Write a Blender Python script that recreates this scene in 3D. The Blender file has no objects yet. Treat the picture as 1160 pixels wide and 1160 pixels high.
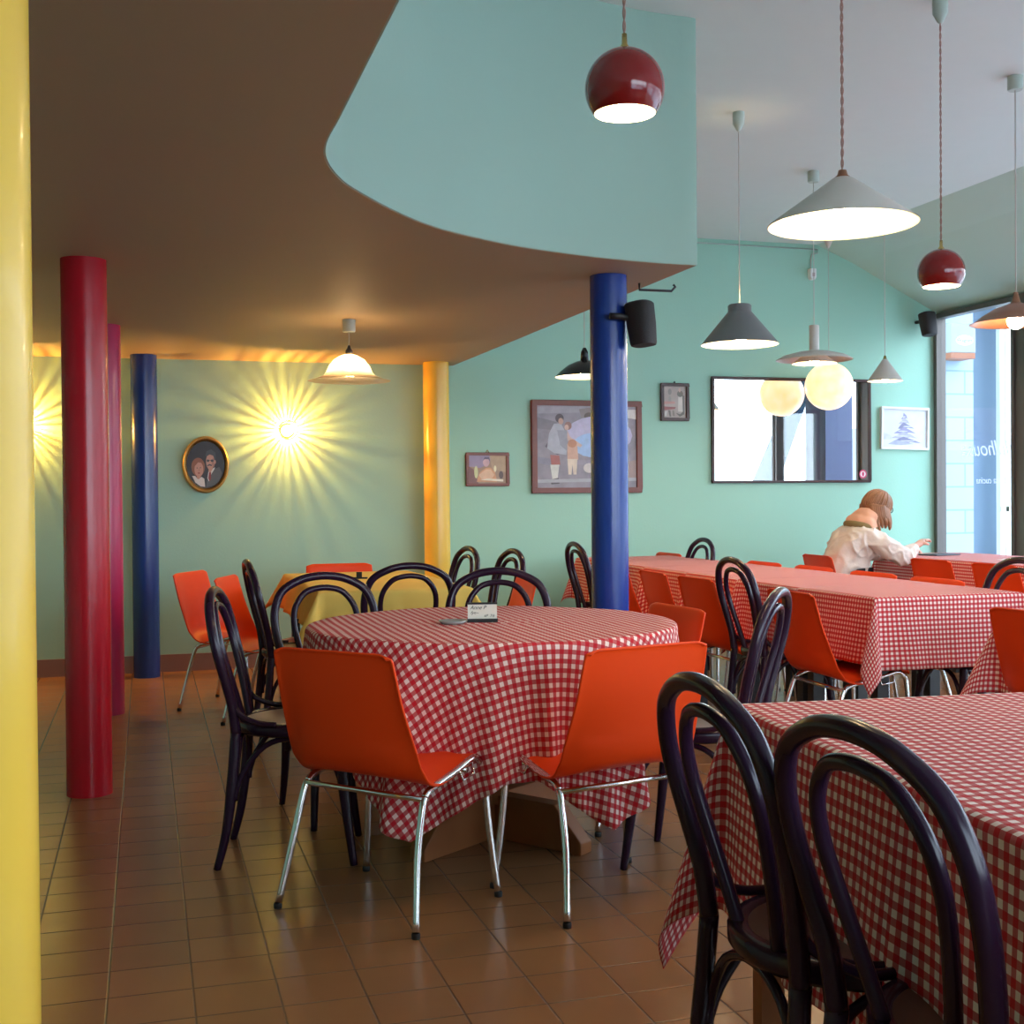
import bpy, bmesh, math, random
from mathutils import Vector, Matrix
S = bpy.context.scene
COL = S.collection
PI = math.pi
random.seed(7)

# ------------------------------------------------------------------ frame of reference
YAW = math.radians(16.5)           # the camera looks 16.5 degrees to the right of the room's +Y axis
CA, SA = math.cos(YAW), math.sin(YAW)
F, HZ, ROLL, EYE = 1400.0, 563.0, 0.008, 1.2
def W(x, d):                       # metres right of / in front of the viewpoint -> room X, Y
    return (x*CA + d*SA, -x*SA + d*CA)
def D(x, d):                       # direction -> room direction (normalised)
    v = Vector((x*CA + d*SA, -x*SA + d*CA)); v.normalize(); return (v.x, v.y)
YB = 8.95                          # back wall plane
def on_back(px, py, y=YB):         # point of the back wall
    u = (px-580)/F
    r = (SA + u*CA)/(CA - u*SA)
    X = r*y; d = X*SA + y*CA
    hz = HZ - ROLL*(px-580)
    return X, EYE + (hz-py)/F*d

# ------------------------------------------------------------------ materials
def nodes(name):
    m = bpy.data.materials.new(name); m.use_nodes = True
    nt = m.node_tree; b = nt.nodes['Principled BSDF']
    return m, nt, b
def mat(name, col, rough=.5, metal=0, coat=0, noise=0, nscale=8, bump=0, bscale=30, trans=0, emit=None, estr=0, sub=0, ior=1.45, spec=None, alpha=1):
    m, nt, b = nodes(name)
    b.inputs['Base Color'].default_value = (*col, 1)
    b.inputs['Roughness'].default_value = rough
    b.inputs['Metallic'].default_value = metal
    b.inputs['Coat Weight'].default_value = coat
    b.inputs['Transmission Weight'].default_value = trans
    b.inputs['IOR'].default_value = ior
    b.inputs['Alpha'].default_value = alpha
    if spec is not None: b.inputs['Specular IOR Level'].default_value = spec
    if sub: b.inputs['Subsurface Weight'].default_value = sub; b.inputs['Subsurface Scale'].default_value = .02
    if emit: b.inputs['Emission Color'].default_value = (*emit, 1); b.inputs['Emission Strength'].default_value = estr
    tc = nt.nodes.new('ShaderNodeTexCoord')
    if noise:
        n = nt.nodes.new('ShaderNodeTexNoise'); n.inputs['Scale'].default_value = nscale; n.inputs['Detail'].default_value = 4
        nt.links.new(tc.outputs['Object'], n.inputs['Vector'])
        mx = nt.nodes.new('ShaderNodeMix'); mx.data_type = 'RGBA'
        mx.inputs['A'].default_value = (*[c*(1-noise) for c in col], 1)
        mx.inputs['B'].default_value = (*[min(1, c*(1+noise)) for c in col], 1)
        nt.links.new(n.outputs['Fac'], mx.inputs['Factor']); nt.links.new(mx.outputs['Result'], b.inputs['Base Color'])
    if bump:
        n = nt.nodes.new('ShaderNodeTexNoise'); n.inputs['Scale'].default_value = bscale; n.inputs['Detail'].default_value = 3
        nt.links.new(tc.outputs['Object'], n.inputs['Vector'])
        bp = nt.nodes.new('ShaderNodeBump'); bp.inputs['Strength'].default_value = bump; bp.inputs['Distance'].default_value = .01
        nt.links.new(n.outputs['Fac'], bp.inputs['Height']); nt.links.new(bp.outputs['Normal'], b.inputs['Normal'])
    return m

M = {}
M['wall'] = mat('turquoise_paint', (.345, .60, .475), .55, noise=.03, nscale=1.5, bump=.08, bscale=60)
M['fascia'] = mat('dimmed_turquoise_paint', (.33, .47, .39), .55, noise=.03, nscale=1.2, bump=.05, bscale=40)  # same turquoise as the walls, its weaker light put into the colour
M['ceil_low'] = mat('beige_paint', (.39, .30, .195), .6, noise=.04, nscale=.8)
M['ceil_up'] = mat('grey_white_paint', (.66, .71, .67), .6, noise=.02)
M['slope'] = mat('mint_paint', (.47, .62, .54), .6)
M['base'] = mat('mauve_skirting', (.26, .15, .12), .4)
M['yellow'] = mat('yellow_gloss', (.86, .53, .07), .27, coat=.12, bump=.25, bscale=9)
M['red'] = mat('red_gloss', (.50, .006, .018), .27, coat=.12, bump=.22, bscale=9)
M['pink'] = mat('magenta_gloss', (.46, .02, .10), .25, coat=.12, bump=.2, bscale=9)
M['blue'] = mat('blue_gloss', (.010, .040, .22), .25, coat=.12, bump=.18, bscale=9)
M['blueR'] = mat('royal_blue_gloss', (.012, .045, .27), .25, coat=.12, bump=.18, bscale=9)
M['orange'] = mat('orange_plastic', (.84, .060, .006), .40, spec=.3, bump=.05, bscale=400)
M['chrome'] = mat('chrome', (.75, .74, .72), .12, metal=1)
M['rubber'] = mat('black_rubber', (.02, .02, .02), .7)
M['bent'] = mat('dark_aubergine_wood', (.022, .008, .024), .24, spec=.38)
M['seatdark'] = mat('dark_seat_wood', (.06, .025, .02), .35, noise=.2)
M['seatpale'] = mat('pale_seat', (.62, .52, .40), .5, noise=.08)
M['wood'] = mat('brown_wood', (.30, .105, .032), .45, noise=.25, nscale=6)
M['black'] = mat('black_paint', (.015, .014, .016), .4)
M['shadegrey'] = mat('grey_enamel', (.16, .16, .16), .45)
M['shadewhite'] = mat('white_enamel', (.60, .54, .49), .4)
M['inner'] = mat('cream_reflector', (.90, .82, .62), .5)
M['shadered'] = mat('cherry_enamel', (.22, .006, .007), .15, coat=.3)
M['shadeblack'] = mat('black_enamel', (.012, .012, .015), .25)
M['copper'] = mat('copper_shade', (.30, .13, .07), .35, metal=.3)
M['cordwhite'] = mat('pale_cord', (.55, .50, .45), .7)
M['cordred'] = mat('twisted_fabric_cord', (.40, .22, .18), .8)
M['canopy'] = mat('pale_green_plastic', (.44, .50, .44), .5)
M['brass'] = mat('brass', (.65, .48, .18), .25, metal=1)
M['gold'] = mat('worn_gold', (.42, .26, .07), .35, metal=.7, noise=.3, nscale=20)
M['frame_red'] = mat('mahogany_frame', (.17, .035, .02), .35, noise=.2, nscale=30)
M['frame_dark'] = mat('dark_frame', (.05, .015, .012), .35)
M['white'] = mat('white_paint', (.80, .80, .78), .5)
M['mirror'] = mat('silvered_glass', (.92, .93, .93), .01, metal=1)
M['winframe'] = mat('bronze_aluminium', (.13, .11, .10), .4, metal=.3)
M['speaker'] = mat('black_speaker_cloth', (.018, .013, .013), .7, bump=.3, bscale=300)
M['yellowcloth'] = mat('ochre_cotton', (.90, .60, .13), .8, noise=.05, nscale=3, bump=.1, bscale=300)
M['paper'] = mat('paper', (.82, .78, .68), .7)
M['ink'] = mat('black_ink', (.01, .01, .012), .6)
M['dish'] = mat('grey_glass', (.6, .62, .6), .15, trans=.5)
M['skin'] = mat('skin', (.74, .42, .32), .5, sub=.15)
M['jacket'] = mat('cream_jacket', (.80, .66, .58), .8, bump=1.0, bscale=14)
M['hood'] = mat('peach_hood', (.80, .42, .28), .85, bump=.2, bscale=60)
M['hair'] = mat('light_brown_hair', (.30, .13, .06), .45, noise=.5, nscale=14)
M['trouser'] = mat('black_trousers', (.02, .012, .015), .8)
M['tablet'] = mat('grey_tablet', (.12, .12, .14), .3)
M['bulb'] = mat('lit_bulb', (1, .9, .7), .5, emit=(1.0, .74, .42), estr=190)
M['bulbdim'] = mat('lit_bulb_dim', (1, .9, .7), .5, emit=(1.0, .74, .42), estr=140)
M['bulbglass'] = mat('lit_clear_bulb', (1, .9, .7), .5, emit=(1.0, .68, .34), estr=250)

def em(name, c, s):
    m = bpy.data.materials.new(name); m.use_nodes = True; nt = m.node_tree; nt.nodes.clear()
    e = nt.nodes.new('ShaderNodeEmission'); e.inputs[0].default_value = (*c, 1); e.inputs[1].default_value = s
    o = nt.nodes.new('ShaderNodeOutputMaterial'); nt.links.new(e.outputs[0], o.inputs[0]); return m

# alabaster globe lamp: cloudy, glowing
m, nt, b = nodes('glowing_alabaster'); M['globe'] = m
tc = nt.nodes.new('ShaderNodeTexCoord'); n = nt.nodes.new('ShaderNodeTexNoise'); n.inputs['Scale'].default_value = 9; n.inputs['Detail'].default_value = 6
r = nt.nodes.new('ShaderNodeValToRGB'); r.color_ramp.elements[0].color = (1, .56, .24, 1); r.color_ramp.elements[1].color = (1, .78, .52, 1)
r.color_ramp.elements[0].position = .3; r.color_ramp.elements[1].position = .7
nt.links.new(tc.outputs['Object'], n.inputs['Vector']); nt.links.new(n.outputs['Fac'], r.inputs['Fac']); nt.links.new(r.outputs['Color'], b.inputs['Emission Color'])
b.inputs['Emission Strength'].default_value = .85; b.inputs['Base Color'].default_value = (.8, .65, .4, 1); b.inputs['Roughness'].default_value = .3

# glass pane: clear pass-through plus a mirror reflection by angle
def glass_mat(name, tint=(.97, .98, .98)):
    m = bpy.data.materials.new(name); m.use_nodes = True; nt = m.node_tree; nt.nodes.clear()
    t = nt.nodes.new('ShaderNodeBsdfTransparent'); t.inputs[0].default_value = (*tint, 1)
    g = nt.nodes.new('ShaderNodeBsdfGlossy'); g.inputs['Roughness'].default_value = 0.0
    lw = nt.nodes.new('ShaderNodeLayerWeight'); lw.inputs[0].default_value = .5
    pw = nt.nodes.new('ShaderNodeMath'); pw.operation = 'POWER'; pw.inputs[1].default_value = 5; nt.links.new(lw.outputs['Facing'], pw.inputs[0])
    fr = nt.nodes.new('ShaderNodeMath'); fr.operation = 'MULTIPLY_ADD'; fr.inputs[1].default_value = .96; fr.inputs[2].default_value = .04; nt.links.new(pw.outputs[0], fr.inputs[0])
    mx = nt.nodes.new('ShaderNodeMixShader'); o = nt.nodes.new('ShaderNodeOutputMaterial')
    nt.links.new(fr.outputs[0], mx.inputs[0]); nt.links.new(t.outputs[0], mx.inputs[1]); nt.links.new(g.outputs[0], mx.inputs[2]); nt.links.new(mx.outputs[0], o.inputs[0])
    return m
M['glass'] = glass_mat('window_glass')
# frosted lamp glass
m = bpy.data.materials.new('frosted_lamp_glass'); m.use_nodes = True; nt = m.node_tree; nt.nodes.clear()
t = nt.nodes.new('ShaderNodeBsdfTransparent'); t.inputs[0].default_value = (1, .92, .78, 1)
tl = nt.nodes.new('ShaderNodeBsdfTranslucent'); tl.inputs[0].default_value = (.95, .8, .6, 1)
gl = nt.nodes.new('ShaderNodeBsdfPrincipled'); gl.inputs['Base Color'].default_value = (.75, .62, .48, 1); gl.inputs['Roughness'].default_value = .1
m1 = nt.nodes.new('ShaderNodeMixShader'); m1.inputs[0].default_value = .55
m2 = nt.nodes.new('ShaderNodeMixShader'); m2.inputs[0].default_value = .3
o = nt.nodes.new('ShaderNodeOutputMaterial')
nt.links.new(t.outputs[0], m1.inputs[1]); nt.links.new(tl.outputs[0], m1.inputs[2]); nt.links.new(m1.outputs[0], m2.inputs[1]); nt.links.new(gl.outputs[0], m2.inputs[2]); nt.links.new(m2.outputs[0], o.inputs[0])
M['lampglass'] = m

def gingham(name, period, red=(.56, .006, .018), white=(.92, .74, .68), rot=0):
    m, nt, b = nodes(name)
    b.inputs['Roughness'].default_value = .85
    uv = nt.nodes.new('ShaderNodeUVMap'); mp = nt.nodes.new('ShaderNodeMapping'); mp.inputs['Rotation'].default_value = (0, 0, rot)
    mp.inputs['Scale'].default_value = (1/period, 1/period, 1)
    nt.links.new(uv.outputs[0], mp.inputs[0])
    sp = nt.nodes.new('ShaderNodeSeparateXYZ'); nt.links.new(mp.outputs[0], sp.inputs[0])
    outs = []
    for ax in ('X', 'Y'):
        fr = nt.nodes.new('ShaderNodeMath'); fr.operation = 'FRACT'; nt.links.new(sp.outputs[ax], fr.inputs[0])
        g = nt.nodes.new('ShaderNodeMath'); g.operation = 'GREATER_THAN'; g.inputs[1].default_value = .5; nt.links.new(fr.outputs[0], g.inputs[0])
        outs.append(g)
    ad = nt.nodes.new('ShaderNodeMath'); ad.operation = 'ADD'; nt.links.new(outs[0].outputs[0], ad.inputs[0]); nt.links.new(outs[1].outputs[0], ad.inputs[1])
    hv = nt.nodes.new('ShaderNodeMath'); hv.operation = 'MULTIPLY'; hv.inputs[1].default_value = .5; nt.links.new(ad.outputs[0], hv.inputs[0])
    rp = nt.nodes.new('ShaderNodeValToRGB'); rp.color_ramp.interpolation = 'LINEAR'
    e = rp.color_ramp.elements; e[0].color = (*white, 1); e[1].color = (*red, 1); k = e.new(.5)
    k.color = (red[0]*.62+white[0]*.38*.6, red[1]*.6+white[1]*.22*.6+.01, red[2]*.6+white[2]*.22*.6+.01, 1)
    nt.links.new(hv.outputs[0], rp.inputs[0]); nt.links.new(rp.outputs[0], b.inputs['Base Color'])
    tc = nt.nodes.new('ShaderNodeTexCoord'); n = nt.nodes.new('ShaderNodeTexNoise'); n.inputs['Scale'].default_value = 14
    bp = nt.nodes.new('ShaderNodeBump'); bp.inputs['Strength'].default_value = .25; bp.inputs['Distance'].default_value = .01
    nt.links.new(tc.outputs['Object'], n.inputs['Vector']); nt.links.new(n.outputs['Fac'], bp.inputs['Height']); nt.links.new(bp.outputs['Normal'], b.inputs['Normal'])
    return m
M['ging'] = gingham('red_white_gingham', .021)
M['gingN'] = gingham('red_white_gingham_wide', .0255)
M['gingR'] = gingham('red_white_gingham_round', .029)

# glazed floor tiles, 20 x 17.5 cm, wider joints along the room
m, nt, b = nodes('terracotta_tiles'); M['floor'] = m
tc = nt.nodes.new('ShaderNodeTexCoord'); sp = nt.nodes.new('ShaderNodeSeparateXYZ'); nt.links.new(tc.outputs['Object'], sp.inputs[0])
def joint(ax, off, per, w):
    a = nt.nodes.new('ShaderNodeMath'); a.operation = 'ADD'; a.inputs[1].default_value = off + 50*per; nt.links.new(sp.outputs[ax], a.inputs[0])
    q = nt.nodes.new('ShaderNodeMath'); q.operation = 'DIVIDE'; q.inputs[1].default_value = per; nt.links.new(a.outputs[0], q.inputs[0])
    f = nt.nodes.new('ShaderNodeMath'); f.operation = 'FRACT'; nt.links.new(q.outputs[0], f.inputs[0])
    p = nt.nodes.new('ShaderNodeMath'); p.operation = 'PINGPONG'; p.inputs[1].default_value = .5; nt.links.new(f.outputs[0], p.inputs[0])
    mr = nt.nodes.new('ShaderNodeMapRange'); mr.interpolation_type = 'SMOOTHSTEP'; mr.inputs['From Min'].default_value = 0; mr.inputs['From Max'].default_value = w/per
    nt.links.new(p.outputs[0], mr.inputs['Value'])
    fl = nt.nodes.new('ShaderNodeMath'); fl.operation = 'FLOOR'; nt.links.new(q.outputs[0], fl.inputs[0])
    return mr, fl
jx, fx = joint('X', -.098, .2, .0042); jy, fy = joint('Y', .03, .175, .0035)
mn = nt.nodes.new('ShaderNodeMath'); mn.operation = 'MINIMUM'; nt.links.new(jx.outputs[0], mn.inputs[0]); nt.links.new(jy.outputs[0], mn.inputs[1])
cb = nt.nodes.new('ShaderNodeCombineXYZ'); nt.links.new(fx.outputs[0], cb.inputs[0]); nt.links.new(fy.outputs[0], cb.inputs[1])
wn = nt.nodes.new('ShaderNodeTexWhiteNoise'); wn.noise_dimensions = '2D'; nt.links.new(cb.outputs[0], wn.inputs['Vector'])
ns = nt.nodes.new('ShaderNodeTexNoise'); ns.inputs['Scale'].default_value = 7; ns.inputs['Detail'].default_value = 5; nt.links.new(tc.outputs['Object'], ns.inputs['Vector'])
c1 = nt.nodes.new('ShaderNodeMix'); c1.data_type = 'RGBA'; c1.inputs['A'].default_value = (.28, .132, .057, 1); c1.inputs['B'].default_value = (.34, .165, .070, 1)
av = nt.nodes.new('ShaderNodeMath'); av.operation = 'MULTIPLY_ADD'; av.inputs[1].default_value = .5; nt.links.new(wn.outputs['Value'], av.inputs[0])
hf = nt.nodes.new('ShaderNodeMath'); hf.operation = 'MULTIPLY'; hf.inputs[1].default_value = .5; nt.links.new(ns.outputs['Fac'], hf.inputs[0]); nt.links.new(hf.outputs[0], av.inputs[2])
nt.links.new(av.outputs[0], c1.inputs['Factor'])
c2 = nt.nodes.new('ShaderNodeMix'); c2.data_type = 'RGBA'; c2.inputs['A'].default_value = (.13, .08, .05, 1); nt.links.new(mn.outputs[0], c2.inputs['Factor']); nt.links.new(c1.outputs['Result'], c2.inputs['B'])
nt.links.new(c2.outputs['Result'], b.inputs['Base Color'])
b.inputs['Specular IOR Level'].default_value = .38
rr = nt.nodes.new('ShaderNodeMapRange'); b.inputs['Roughness'].default_value = .27
n2 = nt.nodes.new('ShaderNodeTexNoise'); n2.inputs['Scale'].default_value = 6; n2.inputs['Detail'].default_value = 2; nt.links.new(tc.outputs['Object'], n2.inputs['Vector'])
ma = nt.nodes.new('ShaderNodeMath'); ma.operation = 'MULTIPLY_ADD'; ma.inputs[1].default_value = .12; nt.links.new(n2.outputs['Fac'], ma.inputs[0]); nt.links.new(mn.outputs[0], ma.inputs[2])
bp = nt.nodes.new('ShaderNodeBump'); bp.inputs['Strength'].default_value = .5; bp.inputs['Distance'].default_value = .003; nt.links.new(ma.outputs[0], bp.inputs['Height']); nt.links.new(bp.outputs['Normal'], b.inputs['Normal'])

# outdoor block masonry
def brickmat(name, a, bb, mort, scale, bw, rh):
    m, nt, b = nodes(name)
    tc = nt.nodes.new('ShaderNodeTexCoord'); mp = nt.nodes.new('ShaderNodeMapping'); mp.inputs['Rotation'].default_value = (PI/2, 0, 0)
    br = nt.nodes.new('ShaderNodeTexBrick'); br.inputs['Color1'].default_value = (*a, 1); br.inputs['Color2'].default_value = (*bb, 1); br.inputs['Mortar'].default_value = (*mort, 1)
    br.inputs['Scale'].default_value = scale; br.inputs['Mortar Size'].default_value = .008; br.inputs['Brick Width'].default_value = bw; br.inputs['Row Height'].default_value = rh; br.offset = .5
    nt.links.new(tc.outputs['Object'], mp.inputs[0]); nt.links.new(mp.outputs[0], br.inputs['Vector']); nt.links.new(br.outputs['Color'], b.inputs['Base Color'])
    b.inputs['Roughness'].default_value = .7
    return m
M['block'] = brickmat('pale_blue_blocks', (.34, .42, .55), (.32, .40, .53), (.20, .27, .38), 1, .42, .21)

# ------------------------------------------------------------------ mesh helpers
class MB:
    def __init__(s): s.v = []; s.f = []; s.mi = []; s.k = 0
    def add(s, v, f, k=None):
        o = len(s.v); s.v += [tuple(p) for p in v]; s.f += [tuple(i+o for i in q) for q in f]; s.mi += [s.k if k is None else k]*len(f); return s
    def box(s, c, d, rz=0, k=None, M4=None):
        x, y, z = d[0]/2, d[1]/2, d[2]/2
        vs = [Vector((a*x, b*y, e*z)) for e in (-1, 1) for b in (-1, 1) for a in (-1, 1)]
        R = Matrix.Rotation(rz, 3, 'Z') if M4 is None else M4
        vs = [R @ v + Vector(c) for v in vs]
        return s.add(vs, [(0, 2, 3, 1), (4, 5, 7, 6), (0, 1, 5, 4), (2, 6, 7, 3), (1, 3, 7, 5), (0, 4, 6, 2)], k)
    def tube(s, pts, r, n=10, cap=True, closed=False, k=None):
        P = [Vector(p) for p in pts]; N = len(P)
        R = r if isinstance(r, (list, tuple)) else [r]*N
        vs = []; up = None
        for i in range(N):
            a = P[i-1] if (i or closed) else P[i]; c = P[(i+1) % N] if (i < N-1 or closed) else P[i]
            t = (c-a).normalized()
            if up is None:
                up = Vector((0, 0, 1)) if abs(t.z) < .9 else Vector((1, 0, 0))
            up = (up - t*up.dot(t)).normalized(); sd = t.cross(up)
            for j in range(n):
                q = 2*PI*j/n; vs.append(P[i] + (up*math.cos(q) + sd*math.sin(q))*R[i])
        fs = []
        for i in range(N if closed else N-1):
            i2 = (i+1) % N
            for j in range(n):
                j2 = (j+1) % n; fs.append((i*n+j, i*n+j2, i2*n+j2, i2*n+j))
        if cap and not closed:
            fs.append(tuple(range(n))[::-1]); fs.append(tuple((N-1)*n+j for j in range(n)))
        return s.add(vs, fs, k)
    def lathe(s, prof, n=40, c=(0, 0, 0), k=None):
        vs = []; fs = []
        for (r, z) in prof:
            for j in range(n):
                q = 2*PI*j/n; vs.append((c[0]+max(r, 1e-5)*math.cos(q), c[1]+max(r, 1e-5)*math.sin(q), c[2]+z))
        for i in range(len(prof)-1):
            for j in range(n):
                j2 = (j+1) % n; fs.append((i*n+j, i*n+j2, (i+1)*n+j2, (i+1)*n+j))
        return s.add(vs, fs, k)
    def poly(s, pts, k=None): return s.add(pts, [tuple(range(len(pts)))], k)
    def prism(s, pts, z0, z1, k=None):
        n = len(pts); vs = [(x, y, z0) for x, y in pts] + [(x, y, z1) for x, y in pts]
        return s.add(vs, [tuple(range(n))[::-1], tuple(range(n, 2*n))] + [(i, (i+1) % n, n+(i+1) % n, n+i) for i in range(n)], k)
    def build(s, name, m, parent=None, smooth=True, auto=None, solid=0, sub=0, bevel=0, fix=True):
        me = bpy.data.meshes.new(name); me.from_pydata(s.v, [], s.f)
        ms = m if isinstance(m, list) else [m]
        for q in ms: me.materials.append(q)
        for p, q in zip(me.polygons, s.mi): p.material_index = q; p.use_smooth = smooth
        if fix:
            bm = bmesh.new(); bm.from_mesh(me); bmesh.ops.remove_doubles(bm, verts=bm.verts, dist=1e-5); bmesh.ops.recalc_face_normals(bm, faces=bm.faces); bm.to_mesh(me); bm.free()
        if auto is not None and smooth:
            for e in me.edges: pass
            bm = bmesh.new(); bm.from_mesh(me)
            for e in bm.edges:
                e.smooth = not (len(e.link_faces) == 2 and e.calc_face_angle(0) > auto)
            bm.to_mesh(me); bm.free()
        o = bpy.data.objects.new(name, me); COL.objects.link(o)
        if parent: o.parent = parent
        if sub:
            q = o.modifiers.new('s', 'SUBSURF'); q.levels = q.render_levels = sub
        if solid:
            q = o.modifiers.new('t', 'SOLIDIFY'); q.thickness = solid; q.offset = 0
        if bevel:
            q = o.modifiers.new('b', 'BEVEL'); q.width = bevel; q.segments = 3; q.limit_method = 'ANGLE'
        return o
def catmull(pts, n=6):
    P = [Vector(p) for p in pts]; out = []
    for i in range(len(P)-1):
        a = P[max(i-1, 0)]; b = P[i]; c = P[i+1]; d = P[min(i+2, len(P)-1)]
        for j in range(n):
            t = j/n
            out.append(.5*((2*b)+(c-a)*t+(2*a-5*b+4*c-d)*t*t+(3*b-a-3*c+d)*t**3))
    out.append(P[-1]); return out
def interp(xs, ys, x):
    if x <= xs[0]: return ys[0]
    for i in range(len(xs)-1):
        if x <= xs[i+1]: return ys[i]+(ys[i+1]-ys[i])*(x-xs[i])/(xs[i+1]-xs[i])
    return ys[-1]

def tag(o, label=None, cat=None, group=None, kind=None):
    if label: o['label'] = label
    if cat: o['category'] = cat
    if group: o['group'] = group
    if kind: o['kind'] = kind
    return o
def thing(name, label, cat, loc=(0, 0, 0), rz=0, group=None):
    o = bpy.data.objects.new(name, None); COL.objects.link(o); o.empty_display_size = .1
    o.location = loc; o.rotation_euler = (0, 0, rz)
    return tag(o, label, cat, group)
def struct(o): o['kind'] = 'structure'; return o
def kids(o): return [c for c in ALLKIDS.get(o.name, [])]
ALLKIDS = {}
def note_children():
    ALLKIDS.clear()
    for o in COL.objects:
        if o.parent: ALLKIDS.setdefault(o.parent.name, []).append(o)
def copy_tree(o, parent=None):
    c = o.copy(); COL.objects.link(c)
    if parent: c.parent = parent
    for ch in ALLKIDS.get(o.name, []): copy_tree(ch, c)
    return c

# ------------------------------------------------------------------ the room
XL, XR, YF, ZL, ZU = -2.6, 6.36, -2.4, 2.18, 3.23
struct(MB().box(((XL+XR)/2, (YB+YF)/2, -.1), (XR-XL+.6, YB-YF+.6, .2)).build('floor', M['floor'], smooth=False))
# back wall (up to the sloping part on the right)
bw = MB(); ys = (YB, YB+.25)
pts = [(XL-.3, 0), (XR+.07, 0), (XR+.07, 2.75), (XR+.07, ZU+.1), (XL-.3, ZU+.1)]
bw.add([(x, y, z) for y in ys for x, z in pts], [(0, 1, 2, 3, 4), (9, 8, 7, 6, 5)] + [(i, i+5, (i+1) % 5+5, (i+1) % 5) for i in range(5)])
struct(bw.build('wall_back', M['wall'], smooth=False))
struct(MB().box((XL-.15, (YB+YF)/2, ZU/2), (.3, YB-YF, ZU)).build('wall_left', M['wall'], smooth=False))
fw = MB(); fw.box(((XL+.8)/2, YF-.15, ZU/2), (.8-XL, .3, ZU)).box(((.8+XR)/2, YF-.15, 3.0), (XR-.8, .3, .46)).box((XR-.25, YF-.15, ZU/2), (.5, .3, ZU))
struct(fw.build('wall_front', M['wall'], smooth=False))
# ceiling: flat part then a part that slopes down to the window wall
cu = MB(); cu.box(((XL+5.25)/2, (YB+YF)/2, ZU+.1), (5.25-XL+.6, YB-YF+.5, .2))
struct(cu.build('ceiling', M['ceil_up'], smooth=False))
cs = MB(); y0, y1 = YF-.25, YB
prof = [(5.25, ZU), (5.6, ZU-.14), (XR+.05, 2.70), (XR+.05, ZU+.2), (5.25, ZU+.2)]
cs.add([(x, y, z) for y in (y0, y1) for x, z in prof], [(0, 1, 2, 3, 4), (9, 8, 7, 6, 5)] + [(i, i+5, (i+1) % 5+5, (i+1) % 5) for i in range(5)])
struct(cs.build('ceiling_slope', M['slope'], smooth=False))
# low ceiling under the mezzanine and its curved front
curve = [(.485, YF-.2), (.485, 0), (.485, 1.5), (.485, 2.6)] + [tuple(p[:2]) for p in catmull([(.485, 2.9, 0), (.485, 3.2, 0), (.484, 3.42, 0), (.505, 3.58, 0), (.56, 3.75, 0), (.64, 3.91, 0), (.842, 4.2, 0), (1.05, 4.42, 0), (1.377, 4.63, 0), (1.72, 4.76, 0), (2.05, 4.83, 0), (2.26, 4.84, 0)], 5)]
slab = MB(); back = [(2.20, YB+.05), (XL-.05, YB+.05), (XL-.05, YF-.2)]
slab.prism(curve + back, ZL, ZL+.16)
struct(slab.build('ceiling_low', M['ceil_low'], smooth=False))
fa = MB(); n = len(curve)
full = curve + [(2.20, YB+.02)]
nin = []
for i, p in enumerate(full):
    a = Vector(full[max(i-1, 0)]); c = Vector(full[min(i+1, len(full)-1)]); t = (c-a).normalized(); nn = Vector((-t.y, t.x)); nin.append(nn)
def off(e): return [(p[0]+nn.x*e, p[1]+nn.y*e) for p, nn in zip(full, nin)]
fo, fi = off(-.006), off(.10)
m_ = len(full); vs = []
for z in (ZL+.002, ZU):
    vs += [(x, y, z) for x, y in fo] + [(x, y, z) for x, y in fi]
fs = []
for i in range(m_-1):
    fs += [(i, i+1, 2*m_+i+1, 2*m_+i), (m_+i, 3*m_+i, 3*m_+i+1, m_+i+1), (i, m_+i, m_+i+1, i+1), (2*m_+i, 2*m_+i+1, 3*m_+i+1, 3*m_+i)]
fa.add(vs, fs)
struct(fa.build('wall_mezzanine', M['fascia'], smooth=True, auto=.5))
struct(MB().box(((XL+XR)/2, YB-.009, .06), (XR-XL, .018, .12)).build('baseboard_back', M['base'], smooth=False))
struct(MB().box((XL+.009, (YB+YF)/2, .06), (.018, YB-YF-.04, .12)).build('baseboard_left', M['base'], smooth=False))

# window wall on the right: panes in bronze frames
mull = [(8.90, 8.94), (7.74, 7.98), (6.13, 6.23), (4.45, 4.55), (2.85, 2.95), (1.25, 1.35), (-.55, -.45), (-2.4, -2.3)]
for i in range(len(mull)-1):
    ya, yb = mull[i+1][1], mull[i][0]
    fr = MB(); yc = (ya+yb)/2
    lo, hi = mull[i+1][0], mull[i][1]
    if i < len(mull)-2: lo = mull[i+1][1]-.035 if i+1 != 1 else mull[i+1][1]-.03
    if i > 0: hi = mull[i][0]+.035
    fr.box((XR+.03, yc, .06), (.09, hi-lo, .12)); fr.box((XR+.03, yc, 2.68), (.09, hi-lo, .04))
    fr.box((XR+.03, (ya+lo)/2, 1.36), (.09, ya-lo, 2.6)); fr.box((XR+.03, (yb+hi)/2, 1.36), (.09, hi-yb, 2.6))
    o = struct(fr.build('window_%d' % (i+1), M['winframe'], smooth=False))
    p = MB().box((XR+.03, yc, 1.39), (.008, yb-ya, 2.54)).build('window_pane', M['glass'], o, smooth=False)
tb = MB()
for a, b_ in mull[1:-1]: tb.box((XR+.03, (a+b_)/2, 1.36), (.06, b_-a-.07 if b_-a > .15 else .02, 2.7))
struct(tb.build('trim_1', M['winframe'], smooth=False))
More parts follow.
